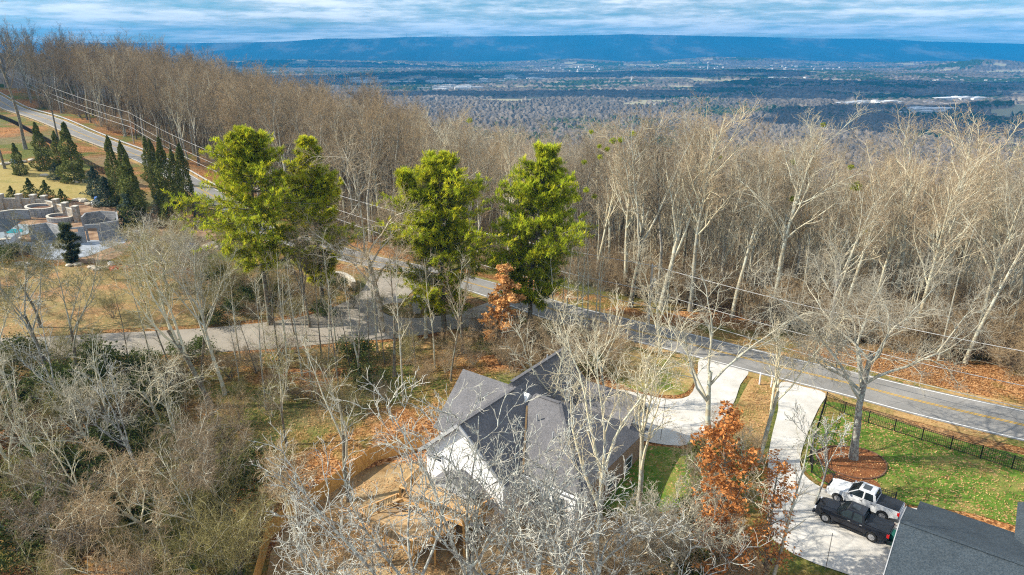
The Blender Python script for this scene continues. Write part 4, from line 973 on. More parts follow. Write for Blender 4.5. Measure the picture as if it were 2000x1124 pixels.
sheet('pool_floor', sm([(-50, 446), (10, 440), (55, 440), (60, 452), (40, 462), (-50, 470)], 3), .09, M['pool_shell'])
sheet('pool_cover', sm([(14, 450), (42, 449), (43, 455), (10, 457)], 2), .14, M['teal'])
g = G(-22, 482); pv = empty('pavilion', (g[0], g[1], Zf(*g)), .35, 'small pavilion with dark blue roof and railing cut by the left edge', 'pavilion')
b = MB()
V = [(-4.6, -4, 3.3), (4.6, -4, 3.3), (4.6, 4, 3.3), (-4.6, 4, 3.3), (0, 0, 5.6)]
b.add(V, [(0, 1, 4), (1, 2, 4), (2, 3, 4), (3, 0, 4), (3, 2, 1, 0)]); b.build('roof', M['shingle_dark'], pv)
for x, y in ((-4, -3.4), (4, -3.4), (4, 3.4), (-4, 3.4), (0, -3.4)): b = MB(); b.box((x, y, 1.6), (.22, .22, 3.4)); b.build('post', M['white_post'], pv)
b = MB(); b.box((0, 0, .25), (8.4, 7.2, .5)); b.build('floor_slab', M['capstone'], pv)
b = MB()
for (x0, y0, x1, y1) in ((-4, -3.4, 4, -3.4), (4, -3.4, 4, 3.4)):
    b.bar((x0, y0, 1.45), (x1, y1, 1.45), .08); b.bar((x0, y0, .7), (x1, y1, .7), .08)
    for k in range(1, 30): f = k / 30; b.box((x0 + (x1 - x0) * f, y0 + (y1 - y0) * f, 1.05), (.06, .06, .8))
b.build('railing', M['white_post'], pv)
def boulder_proto():
    r = np.random.default_rng(4); u = np.linspace(0, 2 * math.pi, 10, endpoint=False); vs = []
    for k, (z, w) in enumerate(((-.3, .7), (.05, 1), (.35, .85), (.5, .45))): vs += [(math.cos(a) * w * r.uniform(.8, 1.15), math.sin(a) * w * r.uniform(.7, 1.1), z + r.normal(0, .04)) for a in u]
    b = MB(); F = [tuple(range(10))[::-1], tuple(range(30, 40))] + [(k * 10 + i, k * 10 + (i + 1) % 10, k * 10 + 10 + (i + 1) % 10, k * 10 + 10 + i) for k in range(3) for i in range(10)]
    b.add(vs, F); return b.build('boulder', M['boulder'])
bp = [(87, 344, 1.2), (128, 352, 1.4), (148, 357, 1.1), (170, 354, 1.3), (8, 322, 1.4), (22, 320, 1.2), (45, 318, 1.3), (62, 314, 1.2), (150, 392, 1.2), (162, 394, 1.6), (176, 400, 1.3), (188, 404, 1.2), (330, 470, 1.2), (345, 474, 1.1), (405, 484, 1.3), (415, 478, 1.2), (425, 486, 1.2), (40, 517, 1.1), (55, 518, 1.3), (180, 524, 1.0), (192, 527, 1.2), (206, 526, 1.1), (152, 518, .9), (395, 490, 1.0), (362, 466, 1.1), (440, 480, 1.3), (135, 520, .8)]
b0 = None
for k, (px, py, s) in enumerate(bp):
    g = G(px, py); o = boulder_proto() if b0 is None else b0.copy()
    if b0 is None: b0 = o
    else: S.collection.objects.link(o)
    o.location = (*g, Zf(*g) + .1); o.scale = (s * .95, s * .7, s * .7); o.rotation_euler = (0, 0, k * 1.3)
    tag(o, 'beige boulder ' + ('at the edge of the yellow lawn' if py < 410 else 'among the heaps beside the pool building site'), 'boulder', 'boulders by the yellow lawn' if py < 410 else 'boulders beside the pool building site')
M['tarp'] = noisy('blue_tarp', (.01, .10, .38), (.03, .18, .55), 1.2, .5); M['red_pl'] = noisy('red_plastic', (.5, .02, .02), (.65, .04, .03), 1.2, .5)
def heap(name, px, py, w, h, mat, label, cat):
    g = G(px, py); r = np.random.default_rng(int(px)); n = 12; V = []
    for k, (z, q) in enumerate(((-.1, 1), (h * .45, .93), (h * .85, .7), (h, .3))): V += [(math.cos(a) * w * q * r.uniform(.8, 1.1), math.sin(a) * w * .7 * q * r.uniform(.8, 1.1), z * r.uniform(.9, 1.1)) for a in np.linspace(0, 6.283, n, endpoint=False)]
    b = MB(); b.add(V, [tuple(range(n))[::-1], tuple(range(3 * n, 4 * n))] + [(k * n + i, k * n + (i + 1) % n, k * n + n + (i + 1) % n, k * n + n + i) for k in range(3) for i in range(n)])
    o = b.build(name, mat); o.location = (*g, Zf(*g)); tag(o, label, cat)
heap('blue_tarpaulin', 372, 489, 1.6, 1.3, M['tarp'], 'bright blue tarpaulin over a stack beside the stone heaps', 'tarpaulin')
heap('blue_sack', 356, 468, .7, .7, M['tarp'], 'small blue sack on the stone heap left of the tarpaulin', 'sack')
heap('red_sack', 223, 527, .9, .6, M['red_pl'], 'bright red sack by the row of flat stones on the lawn', 'sack')
heap('white_sack', 217, 518, .6, .6, M['white_post'], 'white sack just behind the red one on the lawn', 'sack')
heap('wrapped_pallet', 186, 400, 1.2, .9, M['white_post'], 'white wrapped pallet with blue bags near the end of the stone wall', 'pallet')
heap('blue_bag', 190, 396, .7, 1.3, M['tarp'], 'blue bag on the wrapped pallet near the end of the stone wall', 'bag')
g = G(262, 462); r_ = empty('work_table', (*g, Zf(*g)), .3, 'small white trestle table right of the pool house', 'table')
b = MB(); b.box((0, 0, 1.0), (2.4, 1.1, .1)); b.build('tabletop', M['white_post'], r_)
for x in (-1, 1):
    for y in (-.4, .4): b = MB(); b.box((x, y, .45), (.1, .1, 1.0)); b.build('leg', M['white_post'], r_)
g = G(33, 338); r_ = empty('nest_box', (*g, Zf(*g)), .3, 'pale blue bird box on a thin pole on the yellow lawn', 'bird box')
b = MB(); b.box((0, 0, 1.2), (.1, .1, 2.6)); b.build('pole', M['galv'], r_)
b = MB(); b.box((0, 0, 2.7), (.9, .6, .7)); b.add([(-.55, -.4, 3.05), (.55, -.4, 3.05), (.55, .4, 3.05), (-.55, .4, 3.05), (-.55, 0, 3.4), (.55, 0, 3.4)], [(0, 1, 5, 4), (2, 3, 4, 5), (0, 4, 3), (1, 2, 5), (0, 3, 2, 1)]); b.build('box', M['sign_blue'], r_)
# fallen leaves lying loose on lawns and slope
def leaves():
    r = np.random.default_rng(9); Q = []
    areas = [([(1600, 790), (2060, 915), (2100, 1060), (1880, 1000), (1640, 960), (1575, 905)], 4500), ([(1100, 590), (1500, 690), (2040, 800), (2040, 730), (1500, 640), (1100, 570)], 16000),
             ([(380, 700), (950, 690), (980, 760), (700, 900), (520, 960), (350, 820)], 16000), ([(540, 1030), (700, 940), (800, 930), (700, 1010), (820, 1100), (1400, 1060), (1500, 1200), (540, 1240)], 12000), ([(1475, 740), (1515, 760), (1490, 880), (1430, 850)], 1500)]
    for poly, n in areas:
        P = gpoly(poly); lo, hi = P.min(0), P.max(0); q = lo + r.random((n * 3, 2)) * (hi - lo); q = q[inside(q, P)][:n]; Q.append(q)
    q = np.concatenate(Q); z = Z(q[:, 0], q[:, 1]) + .10; V, F = leafquads(np.concatenate([q, z[:, None]], 1), .14, r, 2.5)
    tag(link_mesh('fallen_leaves', V, [F], [M['litter_leaf']]), 'fallen tan and orange leaves strewn over lawns and slopes', kind='stuff')
leaves()
# ------------------------------------------------------------------ white pines and their neighbours
def at(px, py): return G(px, py)
PN = (M['needle'], M['needle2'])
for key, px, py, h, rw, z0, top2, mix, lab in (
    ('pa', 528, 634, 25.5, 8.6, .34, None, .35, 'big yellow-green pine, the largest and leftmost of the evergreen pines at the road bend'),
    ('pb', 632, 602, 23.5, 5.6, .18, None, .6, 'narrower yellowish pine with open tiers just right of the largest pine'),
    ('pc', 868, 646, 22.3, 8.8, .15, (-.5, -.1), .4, 'two-topped pine left of the rust-leaved sapling near the stone pillars'),
    ('pd', 1035, 640, 23.3, 7.4, .17, None, .22, 'darker green pine standing right beside the rust-leaved sapling')):
    g = at(px, py)
    place(key, lambda: make_pine('pine_tree', hash(key) % 999 if False else sum(map(ord, key)), h, rw, (PN[0], PN[1], mix), z0, top2), *g, label=lab, rz=.5 if key != 'pc' else 0)
g = at(745, 648)
place('syc', lambda: make_tree('sycamore_tree', 77, 23, .38, (M['cream_bark'], M['cream_bark'], M['twig_tan']), 'spread', dens=1.3, twr=.8), *g, rz=1,
      label='bare sycamore with cream white trunk standing between the two pairs of pines')
g = at(980, 682)
place('rs', lambda: make_tree('young_beech_tree', 31, 11.0, .12, (M['bark_pale'], M['limb_pale'], M['twig_rust']), 'slim', dens=1.2, leaves=(M['orange_leaf'], 4200, .32, .06)), *g, scale=(1.45, 1.45, 1),
      label='slender young tree holding pale orange dead leaves in front of the darker pine')
g = at(875, 600)
place('rs2', lambda: make_tree('young_beech_tree', 32, 6.5, .08, (M['bark_brown'], M['limb_brown'], M['twig_rust']), 'slim', dens=.8, leaves=(M['orange_leaf'], 1100, .34, .2)), *g,
      label='small sapling with a few orange leaves left of the two-topped pine trunk')
# the rust-leaved oak by the drive
for (px, py, sc, sd_, n, lab) in ((1405, 1165, .90, 41, 4600, 'oak still full of rust brown leaves beside the pickup drive, the taller one'),
                                 (1492, 1150, .68, 42, 2000, 'smaller rust-leaved oak leaning over the concrete by the black pickup')):
    g = at(px, py)
    place('oak%d' % sd_, lambda: make_tree('oak_tree', sd_, 15.5, .2, (M['bark_brown'], M['limb_brown'], M['twig_rust']), 'slim', dens=1.9, leaves=(M['rust_leaf'], n, .26, .10)), *g, scale=(sc * 1.35, sc * 1.35, sc), label=lab)
# ------------------------------------------------------------------ conifers round the pool building site
cone = [(40, 342, 7.5, 2.0), (88, 332, 11.5, 2.6), (118, 322, 8.5, 2.0), (147, 354, 13.5, 3.4), (234, 400, 14.5, 2.5), (258, 408, 14, 2.5), (268, 438, 13.5, 3.1),
        (297, 356, 11, 2.0), (311, 388, 13, 2.1), (337, 440, 17, 2.8), (350, 400, 12, 2.1), (369, 412, 14, 2.5)]
loc_ = ['at the far left back edge of the yellow lawn, squat one', 'behind the yellow lawn, tall and left of its pair', 'behind the yellow lawn, the small one of a close trio',
        'broadest one, at the corner of the yellow lawn', 'leftmost of the tall row before the road', 'second of the tall row, just behind the first',
        'stout one at the front of the tall row by the block walls', 'small one set back against the road edge', 'slim one in the middle of the tall row',
        'tallest of the row, at its front right', 'slim one behind the tallest', 'rightmost of the row, next to the road']
for i, (px, py, h, w) in enumerate(cone):
    g = at(px, py); v = i % 3
    place('cone%d' % v, lambda: make_cone('cypress_tree', 50 + v, 10, 2.1, M['dark_needle'], 6500, .30, .3), *g, scale=(w / 2.1, w / 2.1, h / 10), label='dark conical evergreen ' + loc_[i], group='cone-shaped evergreens left of the road')
for px, py, h, w, lab in ((190, 385, 6.5, 2.6, 'rounded blue-green bush at the end of the yellow lawn'), (212, 402, 6, 2.9, 'rounded blue-green bush left of the tall conifer row'), (258, 440, 7, 2.6, 'blue-green bush tucked under the stout conifer'),
                          (392, 438, 4.6, 2.6, 'dark round bush right of the conifer row at the road'), (318, 428, 5.5, 2.2, 'blue-green bush between the conifers of the row'), (112, 352, 4, 1.6, 'thin grey-green bush beside the broad conifer')):
    g = at(px, py); place('bluesh', lambda: make_cone('evergreen_bush', 61, 5, 2.4, M['blue_needle'], 3600, .30, .5), *g, scale=(w / 2.4, w / 2.4, h / 5), label=lab, cat='bush', group='blue-green bushes')
for px, py, h, w, lab in ((26, 392, 3, 1.2, 'small dark evergreen behind the stone wall, leftmost'), (63, 392, 4.6, 1.7, 'small dark evergreen behind the stone wall, the biggest'),
                          (94, 392, 4.2, 1.5, 'small dark evergreen behind the stone wall near its middle piers'), (123, 398, 3, 1.4, 'small dark evergreen behind the stone wall, rightmost')):
    g = at(px, py); place('magn', lambda: make_cone('small_evergreen', 66, 4, 1.6, M['shrub_leaf'], 1500, .34, .5), *g, scale=(w / 1.6, w / 1.6, h / 4), label=lab, group='evergreens behind the stone wall')
g = at(143, 512); place('spr', lambda: make_pine('spruce_tree', 68, 6.2, 1.9, (M['blue_needle'], M['dark_needle'], .3), .05, None, .6), *g, label='young open-branched spruce standing in front of the paved patio')
for px, py, lab in ((5, 515, 'dark round shrub below the pavilion on the left edge'), (18, 503, 'dark round shrub between the pavilion and the patio')):
    g = at(px, py); place('shrubp', lambda: make_shrub('shrub', 69, 2.4, 2.6, M['shrub_leaf'], 2200, .2), *g, scale=1.1, label=lab, cat='shrub', group='shrubs by the pavilion')

# ------------------------------------------------------------------ bare trees placed one by one
BARK = {'pale': ('bark_pale', 'limb_pale', 'twig_tan'), 'rusty': ('bark_pale', 'limb_pale', 'twig_rust'), 'brown': ('bark_brown', 'limb_brown', 'twig_rust'),
        'olive': ('bark_brown', 'limb_pale', 'twig_green'), 'grey': ('bark_pale', 'limb_pale', 'twig_grey'), 'hill2': ('bark_grey', 'limb_pale', 'twig_rust'), 'hill': ('bark_grey', 'limb_brown', 'twig_rust'), 'dbrown': ('bark_brown', 'limb_pale', 'twig_rust'), 'dgrey': ('bark_grey', 'limb_pale', 'twig_grey'), 'lichen': ('lichen_bark', 'lichen_bark', 'lichen_twig')}
def bm(k): return tuple(M[x] for x in BARK[k])
hero = [  # px, py, height, radius, kind, bark, lean x, lean y, seed, density, label
 (850, 1330, 21, .26, 'fork', 'lichen', -.22, .0, 101, .7, 'bare lichen-white tree leaning left in front of the wooden deck'),
 (915, 1340, 22, .26, 'fork', 'lichen', .0, .0, 102, .7, 'bare lichen-white tree rising straight between the deck and the roof'),
 (1030, 1330, 20, .26, 'fork', 'lichen', .08, .0, 103, .72, 'bare lichen-white tree before the middle of the grey roof'),
 (965, 1290, 18.5, .2, 'fork', 'lichen', .03, .0, 151, .6, 'slimmer lichen-white tree between the straight one and the middle of the roof'),
 (1085, 1250, 17.5, .2, 'fork', 'lichen', .12, .0, 152, .6, 'slimmer lichen-white tree leaning right before the lower right roof'),
 (1120, 1320, 17.5, .22, 'spread', 'lichen', .1, .0, 104, .6, 'low crooked lichen-white tree before the right half of the roof'),
 (700, 1380, 15.5, .2, 'spread', 'lichen', -.3, .1, 105, .6, 'bare whitish tree sprawling over the bottom edge left of the deck'),
 (1168, 1118, 20, .26, 'fork', 'grey', -.05, .1, 106, .9, 'dark-trunked bare tree whose limbs cross the garage roof'),
 (1247, 1010, 18.5, .24, 'fork', 'grey', -.10, .0, 107, .8, 'bare tree standing at the right corner of the grey-roofed house'),
 (1385, 905, 20, .28, 'fork', 'grey', -.22, .0, 108, .9, 'pale bare tree at the edge of the first driveway, spreading to the left'),
 (1478, 905, 15.5, .22, 'fork', 'grey', .22, .0, 109, .9, 'bare tree leaning right over the pickup driveway'),
 (1500, 1165, 13.5, .16, 'slim', 'grey', .1, .0, 110, 1, 'thin pale tree with few branches in front of the rust-leaved oak'),
 (1590, 985, 9.0, .10, 'fork', 'lichen', .25, .0, 111, .6, 'small pale tree at the lawn corner above the white pickup'),
 (1667, 897, 20, .36, 'spread', 'dgrey', .02, .0, 112, 1.25, 'big spreading bare tree in the ring of mulch on the lawn'),
 (1300, 1190, 12, .18, 'spread', 'grey', 0, 0, 113, 1.1, 'grey twiggy tree at the bottom right of the house'),
 (1230, 1210, 9, .15, 'spread', 'rusty', 0, 0, 114, 1.2, 'low pinkish twiggy tree at the bottom edge below the house'),
 (415, 795, 22.5, .34, 'fork', 'olive', -.42, .1, 115, 1, 'thick dark tree leaning left with its foot in the leaf litter'),
 (440, 770, 20, .24, 'fork', 'grey', -.1, .0, 116, 1, 'upright partner of the thick leaning tree on the left'),
 (395, 745, 19, .18, 'fork', 'olive', .1, 0, 117, 1, 'slender tree just behind the thick leaning one'),
 (100, 745, 19, .22, 'fork', 'olive', -.05, 0, 118, 1.1, 'dark branching tree before the lane at the far left'),
 (150, 755, 18.5, .2, 'fork', 'olive', .15, 0, 119, 1.1, 'dark branching tree before the lane, second from the left edge'),
 (20, 790, 17, .2, 'fork', 'olive', -.1, 0, 120, 1, 'dark bare tree cut by the left edge of the picture'),
 (330, 860, 12, .2, 'spread', 'grey', -.3, 0, 121, .9, 'pale crooked limbs over the dark hollow at the left'),
 (220, 930, 12, .2, 'spread', 'grey', -.3, 0, 122, .9, 'pale crooked tree low in the dark hollow'),
 (450, 1030, 13, .22, 'spread', 'rusty', -.25, 0, 123, 1.3, 'broad tree full of small brown twigs left of the wooden fence'),
 (600, 1120, 12, .16, 'fork', 'rusty', -.1, 0, 124, 1.1, 'slim twiggy tree in front of the near end of the wooden fence'),
 (330, 1080, 12, .2, 'spread', 'rusty', -.1, 0, 125, 1.4, 'broad brown-twigged tree at the lower left'),
 (120, 1120, 11, .18, 'spread', 'rusty', 0, 0, 126, 1.4, 'brown-twigged tree in the bottom left corner'),
 (60, 960, 14, .2, 'fork', 'grey', -.2, 0, 127, .9, 'pale bare tree at the left edge over the dark hollow'),
 (683, 978, 15, .24, 'fork', 'olive', -.12, .05, 128, .6, 'dark mossy tree standing against the wooden fence'),
 (560, 870, 12, .15, 'fork', 'olive', .0, 0, 129, .9, 'olive-twigged tree in the leaf litter above the fence'),
 (770, 735, 15, .2, 'slim', 'brown', .05, 0, 130, 1, 'dark straight tree below the lane near the sycamore'),
 (787, 770, 17, .13, 'slim', 'pale', .0, 0, 131, 1, 'pale thin pole tree below the lane right of the sycamore'),
 (832, 660, 13, .24, 'fork', 'pale', .0, 0, 132, .8, 'short stout tree on the grass by the end of the lane'),
 (706, 740, 13, .14, 'slim', 'pale', -.06, 0, 133, 1, 'thin tree with white upper limbs below the lane'),
 (560, 700, 14, .16, 'slim', 'pale', .0, 0, 134, 1, 'slim tree on the lane edge below the largest pine'),
 (606, 640, 13, .2, 'fork', 'brown', -.1, 0, 135, .9, 'dark trunked tree across the lane left of the stone wall'),
 (905, 690, 12, .24, 'fork', 'brown', -.1, 0, 136, .7, 'gnarled dark tree below the two-topped pine'),
 (1075, 860, 13, .15, 'fork', 'grey', 0, 0, 137, .8, 'crooked pale tree whose top shows over the rear roof'),
 (1185, 800, 12, .14, 'fork', 'grey', -.05, 0, 138, .8, 'pale branching tree behind the garage roof'),
 (1290, 690, 13, .2, 'fork', 'grey', -.1, 0, 139, .9, 'pale fine-branched tree in front of the utility pole'),
 (50, 292, 40, .45, 'tall', 'brown', .0, 0, 140, .8, 'very tall dark trunk standing before the road at the far left'),
 (120, 300, 26, .3, 'tall', 'brown', .0, 0, 141, .8, 'tall bare tree at the road edge on the far left'),
 (10, 330, 24, .3, 'fork', 'brown', .0, 0, 142, .8, 'dark bare tree on the left edge beside the road'),
 (275, 560, 11, .2, 'spread', 'grey', 0, 0, 143, 1.2, 'wide grey twiggy tree in the lawn right of the patio'),
 (330, 585, 13, .2, 'spread', 'olive', 0, 0, 144, 1.2, 'wide olive twiggy tree on the lawn before the lane'),
 (400, 600, 12, .2, 'spread', 'grey', 0, 0, 145, 1.2, 'grey branching tree on the lawn left of the largest pine'),
 (80, 640, 12, .2, 'spread', 'olive', 0, 0, 146, 1.3, 'dense olive twiggy tree across the lane at the left edge'),
 (1960, 640, 19, .45, 'fork', 'brown', -.1, 0, 147, .9, 'dark-limbed tree at the right edge beyond the road'),
 (1230, 600, 26, .36, 'fork', 'dbrown', .02, 0, 158, 1.1, 'dark-trunked tree with mistletoe beyond the road left of the pole'),
 (1290, 605, 25, .38, 'fork', 'pale', .02, 0, 149, 1.1, 'pale forked tree beyond the road right of the pole'),
 (1645, 650, 21, .32, 'tall', 'pale', -.02, 0, 150, 1, 'pale tree standing alone on the leaf bank beyond the road'),
]
for px, py, h, r0, kd, bk, lx, ly, seed, dn, lab in hero:
    g = G(px, py)
    nm = {'spread': 'spreading_tree', 'fork': 'forked_tree', 'tall': 'tall_tree', 'slim': 'slender_tree'}[kd]
    place('h%d' % seed, lambda: make_tree(nm, seed, h, r0, bm(bk), kd, (lx, ly), dn, twr=1.7 if bk == 'lichen' else 1.), *g, rz=0, label=lab)
# thin pole trees in a row before the road
for i, px in enumerate((1098, 1107, 1125, 1137, 1146, 1162, 1168, 1080)):
    g = G(px, 652 + (i * 5) % 9)
    place('pole%d' % (i % 3), lambda: make_tree('slender_tree', 160 + i % 3, 14.5, .11, bm('pale'), 'slim', (0, 0), 1), *g, scale=.9 + .04 * (i % 5), label='thin pole-like bare tree in the row on the grass before the road', group='row of pole-like trees before the road')

rs_ = np.random.default_rng(12)
for i in range(26):
    px, py = ((575, 655), (600, 668), (628, 700), (660, 690), (683, 715), (640, 735), (720, 705), (738, 690), (752, 712), (590, 735), (548, 720), (520, 690), (500, 730), (470, 705), (815, 745), (850, 720), (700, 760), (610, 780), (665, 800), (560, 780), (340, 745), (300, 730), (260, 745), (470, 760), (880, 745), (520, 800))[i]
    g = G(px, py); v = i % 4
    place('sl%d' % v, lambda: make_tree('slender_tree', 170 + v, 13, .10, bm(('olive', 'grey', 'brown', 'pale')[v]), 'slim', (.04, 0), .75), *g, scale=rs_.uniform(.75, 1.25), tilt=(rs_.normal(0, .05), rs_.normal(0, .07)), label='thin bare tree on the leafy slope just below the lane', group='thin trees on the slope below the lane')
for i, (px, py, s_) in enumerate(((60, 860, 1.1), (150, 840, 1.2), (245, 900, 1.1), (120, 980, 1.0), (300, 960, 1.1), (210, 1040, 1.0), (380, 960, 1.0), (40, 1060, 1.0), (430, 1090, .9))):
    g = G(px, py); v = i % 3
    place('lt%d' % v, lambda: make_tree('leaning_tree', 180 + v, 13, .17, bm(('olive', 'lichen', 'olive')[v]), 'fork', (-.4, .05), .55), *g, rz=rs_.uniform(-.5, .5), scale=s_, label='pale leaning tree standing in the dark thicket at the lower left', group='pale leaning trees in the thicket')
# ------------------------------------------------------------------ undergrowth, each bush its own
def brush(px, py, v, sc, label, group):
    g = G(px, py); mats = [('brown', 'rusty', 'olive', 'olive')[v % 4]]
    place('br%d' % v, lambda: make_tree('brushwood_shrub', 200 + v, 5.5, .045, bm(mats[0]), 'brush', dens=1.2), *g, scale=sc, label=label, cat='shrub', group=group)
rb = np.random.default_rng(3)
def scatter(poly, n, mind):
    poly = gpoly(poly); lo, hi = poly.min(0), poly.max(0); out = []
    for _ in range(20000):
        p = lo + rb.random(2) * (hi - lo)
        if inside(p[None], poly)[0] and all(np.hypot(*(p - q)) > mind for q in out): out.append(p)
        if len(out) >= n: break
    return out
def brush_area(poly, n, mind, vs, s0, s1, label, group, shrubs=None):
    for i, p in enumerate(scatter(poly, n, mind)):
        v = vs[i % len(vs)]; bk = ('brown', 'rusty', 'olive', 'olive')[v % 4]; sc = rb.uniform(s0, s1)
        if shrubs and i % shrubs == 0:
            place('gs', lambda: make_shrub('evergreen_shrub', 260, 2.6, 3.0, M['shrub_leaf'], 2600, .2), *p, scale=sc * 1.35, label='green-leaved shrub ' + label[1], cat='shrub', group='green shrubs ' + group)
        else:
            place('br%d' % v, lambda: make_tree('brushwood_shrub', 200 + v, 5.5, .045, bm(bk), 'brush', dens=1.2), *p, scale=sc, label='leafless brushy shrub ' + label[0], cat='shrub', group=group)
brush_area([(-60, 760), (250, 740), (330, 800), (420, 900), (520, 1000), (500, 1150), (-60, 1180)], 42, 3.3, (0, 2, 3, 5, 6), .8, 1.5, ('in the dark thicket filling the lower left',) * 2, 'in the lower left thicket', 2)
brush_area([(420, 555), (620, 560), (600, 600), (430, 620)], 9, 3.0, (2, 6), .6, 1.0, ('below the largest pine by the lane',) * 2, 'below the largest pine', 2)
brush_area([(-60, 715), (300, 705), (330, 760), (150, 790), (-60, 780)], 16, 3.0, (2, 6), .7, 1.1, ('along the near side of the lane at the left',) * 2, 'along the lane', 2)
brush_area([(330, 705), (640, 700), (900, 690), (960, 740), (780, 800), (600, 820), (480, 850), (380, 800)], 21, 3.2, (1, 4, 5, 2), .5, .95, ('on the leaf-covered slope below the lane',) * 2, 'on the leafy slope', 7)
brush_area([(940, 665), (1100, 665), (1200, 690), (1210, 740), (1120, 740), (1000, 730)], 22, 2.4, (4, 1), .6, 1.0, ('in the purplish brush behind the grey roof',) * 2, 'behind the house', 8)
brush_area([(600, 545), (720, 560), (760, 600), (640, 640), (420, 640), (420, 560)], 16, 3.4, (1, 4, 6), .5, .85, ('between the lane and the road below the pines',) * 2, 'between lane and road', 5)
brush_area([(200, 540), (560, 560), (560, 625), (200, 640)], 9, 5, (2, 3, 6), .6, .9, ('on the lawn between the patio and the lane',) * 2, 'on the left lawn', 0)
brush_area([(240, 440), (430, 440), (520, 540), (300, 540)], 14, 3.2, (1, 4, 3), .7, 1.1, ('beside the conifers and the pool building site',) * 2, 'beside the building site', 0)
brush_area([(900, 1110), (1050, 1080), (1330, 1060), (1440, 1124), (1420, 1240), (900, 1260)], 16, 2.4, (4, 5, 0), .6, 1.05, ('along the bottom edge below the deck and house',) * 2, 'along the bottom edge', 6)
brush_area([(1370, 880), (1460, 890), (1440, 1080), (1340, 1090)], 10, 2.0, (4, 5), .5, .8, ('between the house and the rust-leaved oak',) * 2, 'by the oak', 3)
# ------------------------------------------------------------------ the woods
RCv = RC
def road_side(p):
    """signed distance to the road: + is the far (north-east) side"""
    d = np.hypot(*(RCv - p).T); i = int(np.argmin(d)); i = min(max(i, 1), len(RCv) - 2)
    T = RCv[i + 1] - RCv[i - 1]; r_ = p - RCv[i]
    return (T[0] * -r_[1] + T[1] * r_[0]) / np.hypot(*T) * 1.0, d[i]
def pix(X, Y, z):
    d2 = z - H; f = Y * CT - d2 * ST; up = Y * ST + d2 * CT
    return 1000 + FPX * X / f, 562 - FPX * up / f
WK = [('tall', 'pale'), ('tall', 'hill'), ('fork', 'pale'), ('tall', 'brown'), ('fork', 'hill2'), ('tall', 'pale'), ('fork', 'brown'), ('tall', 'grey')]
def wmaker(v):
    kd, bk = WK[v]
    return lambda: make_tree({'tall': 'tall_tree', 'fork': 'forked_tree'}[kd], 300 + v, 25, .30, bm(bk), kd, (0, 0), (1.25 if kd == 'tall' else 1.1) * (.85 if bk in ('hill', 'hill2', 'brown') else 1), twr=1.0)
rw = np.random.default_rng(21)
cands = []
occ = {}
for _ in range(160000):
    a = rw.uniform(rad(-43), rad(43)); r_ = math.exp(rw.uniform(math.log(78), math.log(420)))
    p = np.array((r_ * math.sin(a), r_ * math.cos(a)))
    s, d = road_side(p)
    if s < 0 or d < 9.5: continue
    if p[0] > 8 and d < 11.5: continue
    sp = 5.4 if r_ < 150 else (4.3 if p[0] < -30 else 5.6) if r_ < 330 else 6.6
    key = (int(p[0] // 8), int(p[1] // 8)); ok = True
    for i in (-1, 0, 1):
        for j in (-1, 0, 1):
            for q in occ.get((key[0] + i, key[1] + j), ()):
                if np.hypot(*(p - q)) < sp: ok = False
    if ok: occ.setdefault(key, []).append(p); cands.append((d if r_ < 160 else d + 100, r_, *p))
cands = np.array(cands); zz = Z(cands[:, 2], cands[:, 3])
order = np.argsort(cands[:, 1] + np.where(cands[:, 2] < -40, -35, 0))   # nearest first
NTREE = 205
mist = []
for n_, i in enumerate(order):
    r_, x, y = cands[i, 1:]
    right = x > -8
    # the road bank keeps a few saplings; heights fall off towards the right edge
    hh = rw.uniform(.86, 1.10) * (.98 if right and x > 12 else .93 if x > -25 else 1.0)
    v = int(rw.choice(8, p=[.22, .10, .20, .08, .10, .16, .04, .10] if right else [.03, .32, .02, .18, .25, .02, .13, .05]))
    if n_ < NTREE:
        if x > 60: lab, gr = 'tall bare tree with pale limbs in the right part of the wood beyond the road', 'trees in the right part of the wood'
        elif right: lab, gr = 'tall bare tree in the wood beyond the road, right of the darker pine', 'trees in the middle of the wood'
        else: lab, gr = 'bare brown-crowned tree in the hill wood behind the pines', 'trees in the wood behind the pines'
        wd = hh * rw.uniform(.85, 1.2)
        o = place('w%d' % v, wmaker(v), x, y, (wd, wd, hh), label=lab, group=gr, tilt=(rw.normal(0, .045), rw.normal(0, .045)))
        mist.append((o, v))
# the rest of the wood, too many to count, is one mass of the same trees
kinds = bpy.data.collections.new('tree_kinds'); kinds2 = bpy.data.collections.new('hill_tree_kinds')
for v in range(8):
    if 'w%d' % v not in protos:
        continue
    src = protos['w%d' % v]; parts = [c for c in src.children]
    vs, f4, mi, mats, o = [], [], [], [], 0
    for c in parts:
        me = c.data; co = np.empty(len(me.vertices) * 3, np.float32); me.vertices.foreach_get('co', co)
        li = np.empty(len(me.loops), np.int32); me.loops.foreach_get('vertex_index', li); ma = np.empty(len(me.polygons), np.int32); me.polygons.foreach_get('material_index', ma)
        vs.append(co.reshape(-1, 3)); f4.append(li.reshape(-1, 4) + o); mi.append(ma + len(mats)); mats += list(me.materials); o += len(co) // 3
    ob = link_mesh('k%d' % v, np.concatenate(vs), [np.concatenate(f4)], mats, np.concatenate(mi))
    S.collection.objects.unlink(ob); kinds.objects.link(ob)
    if v in (1, 3, 4, 6): kinds2.objects.link(ob)
rest = order[NTREE:]
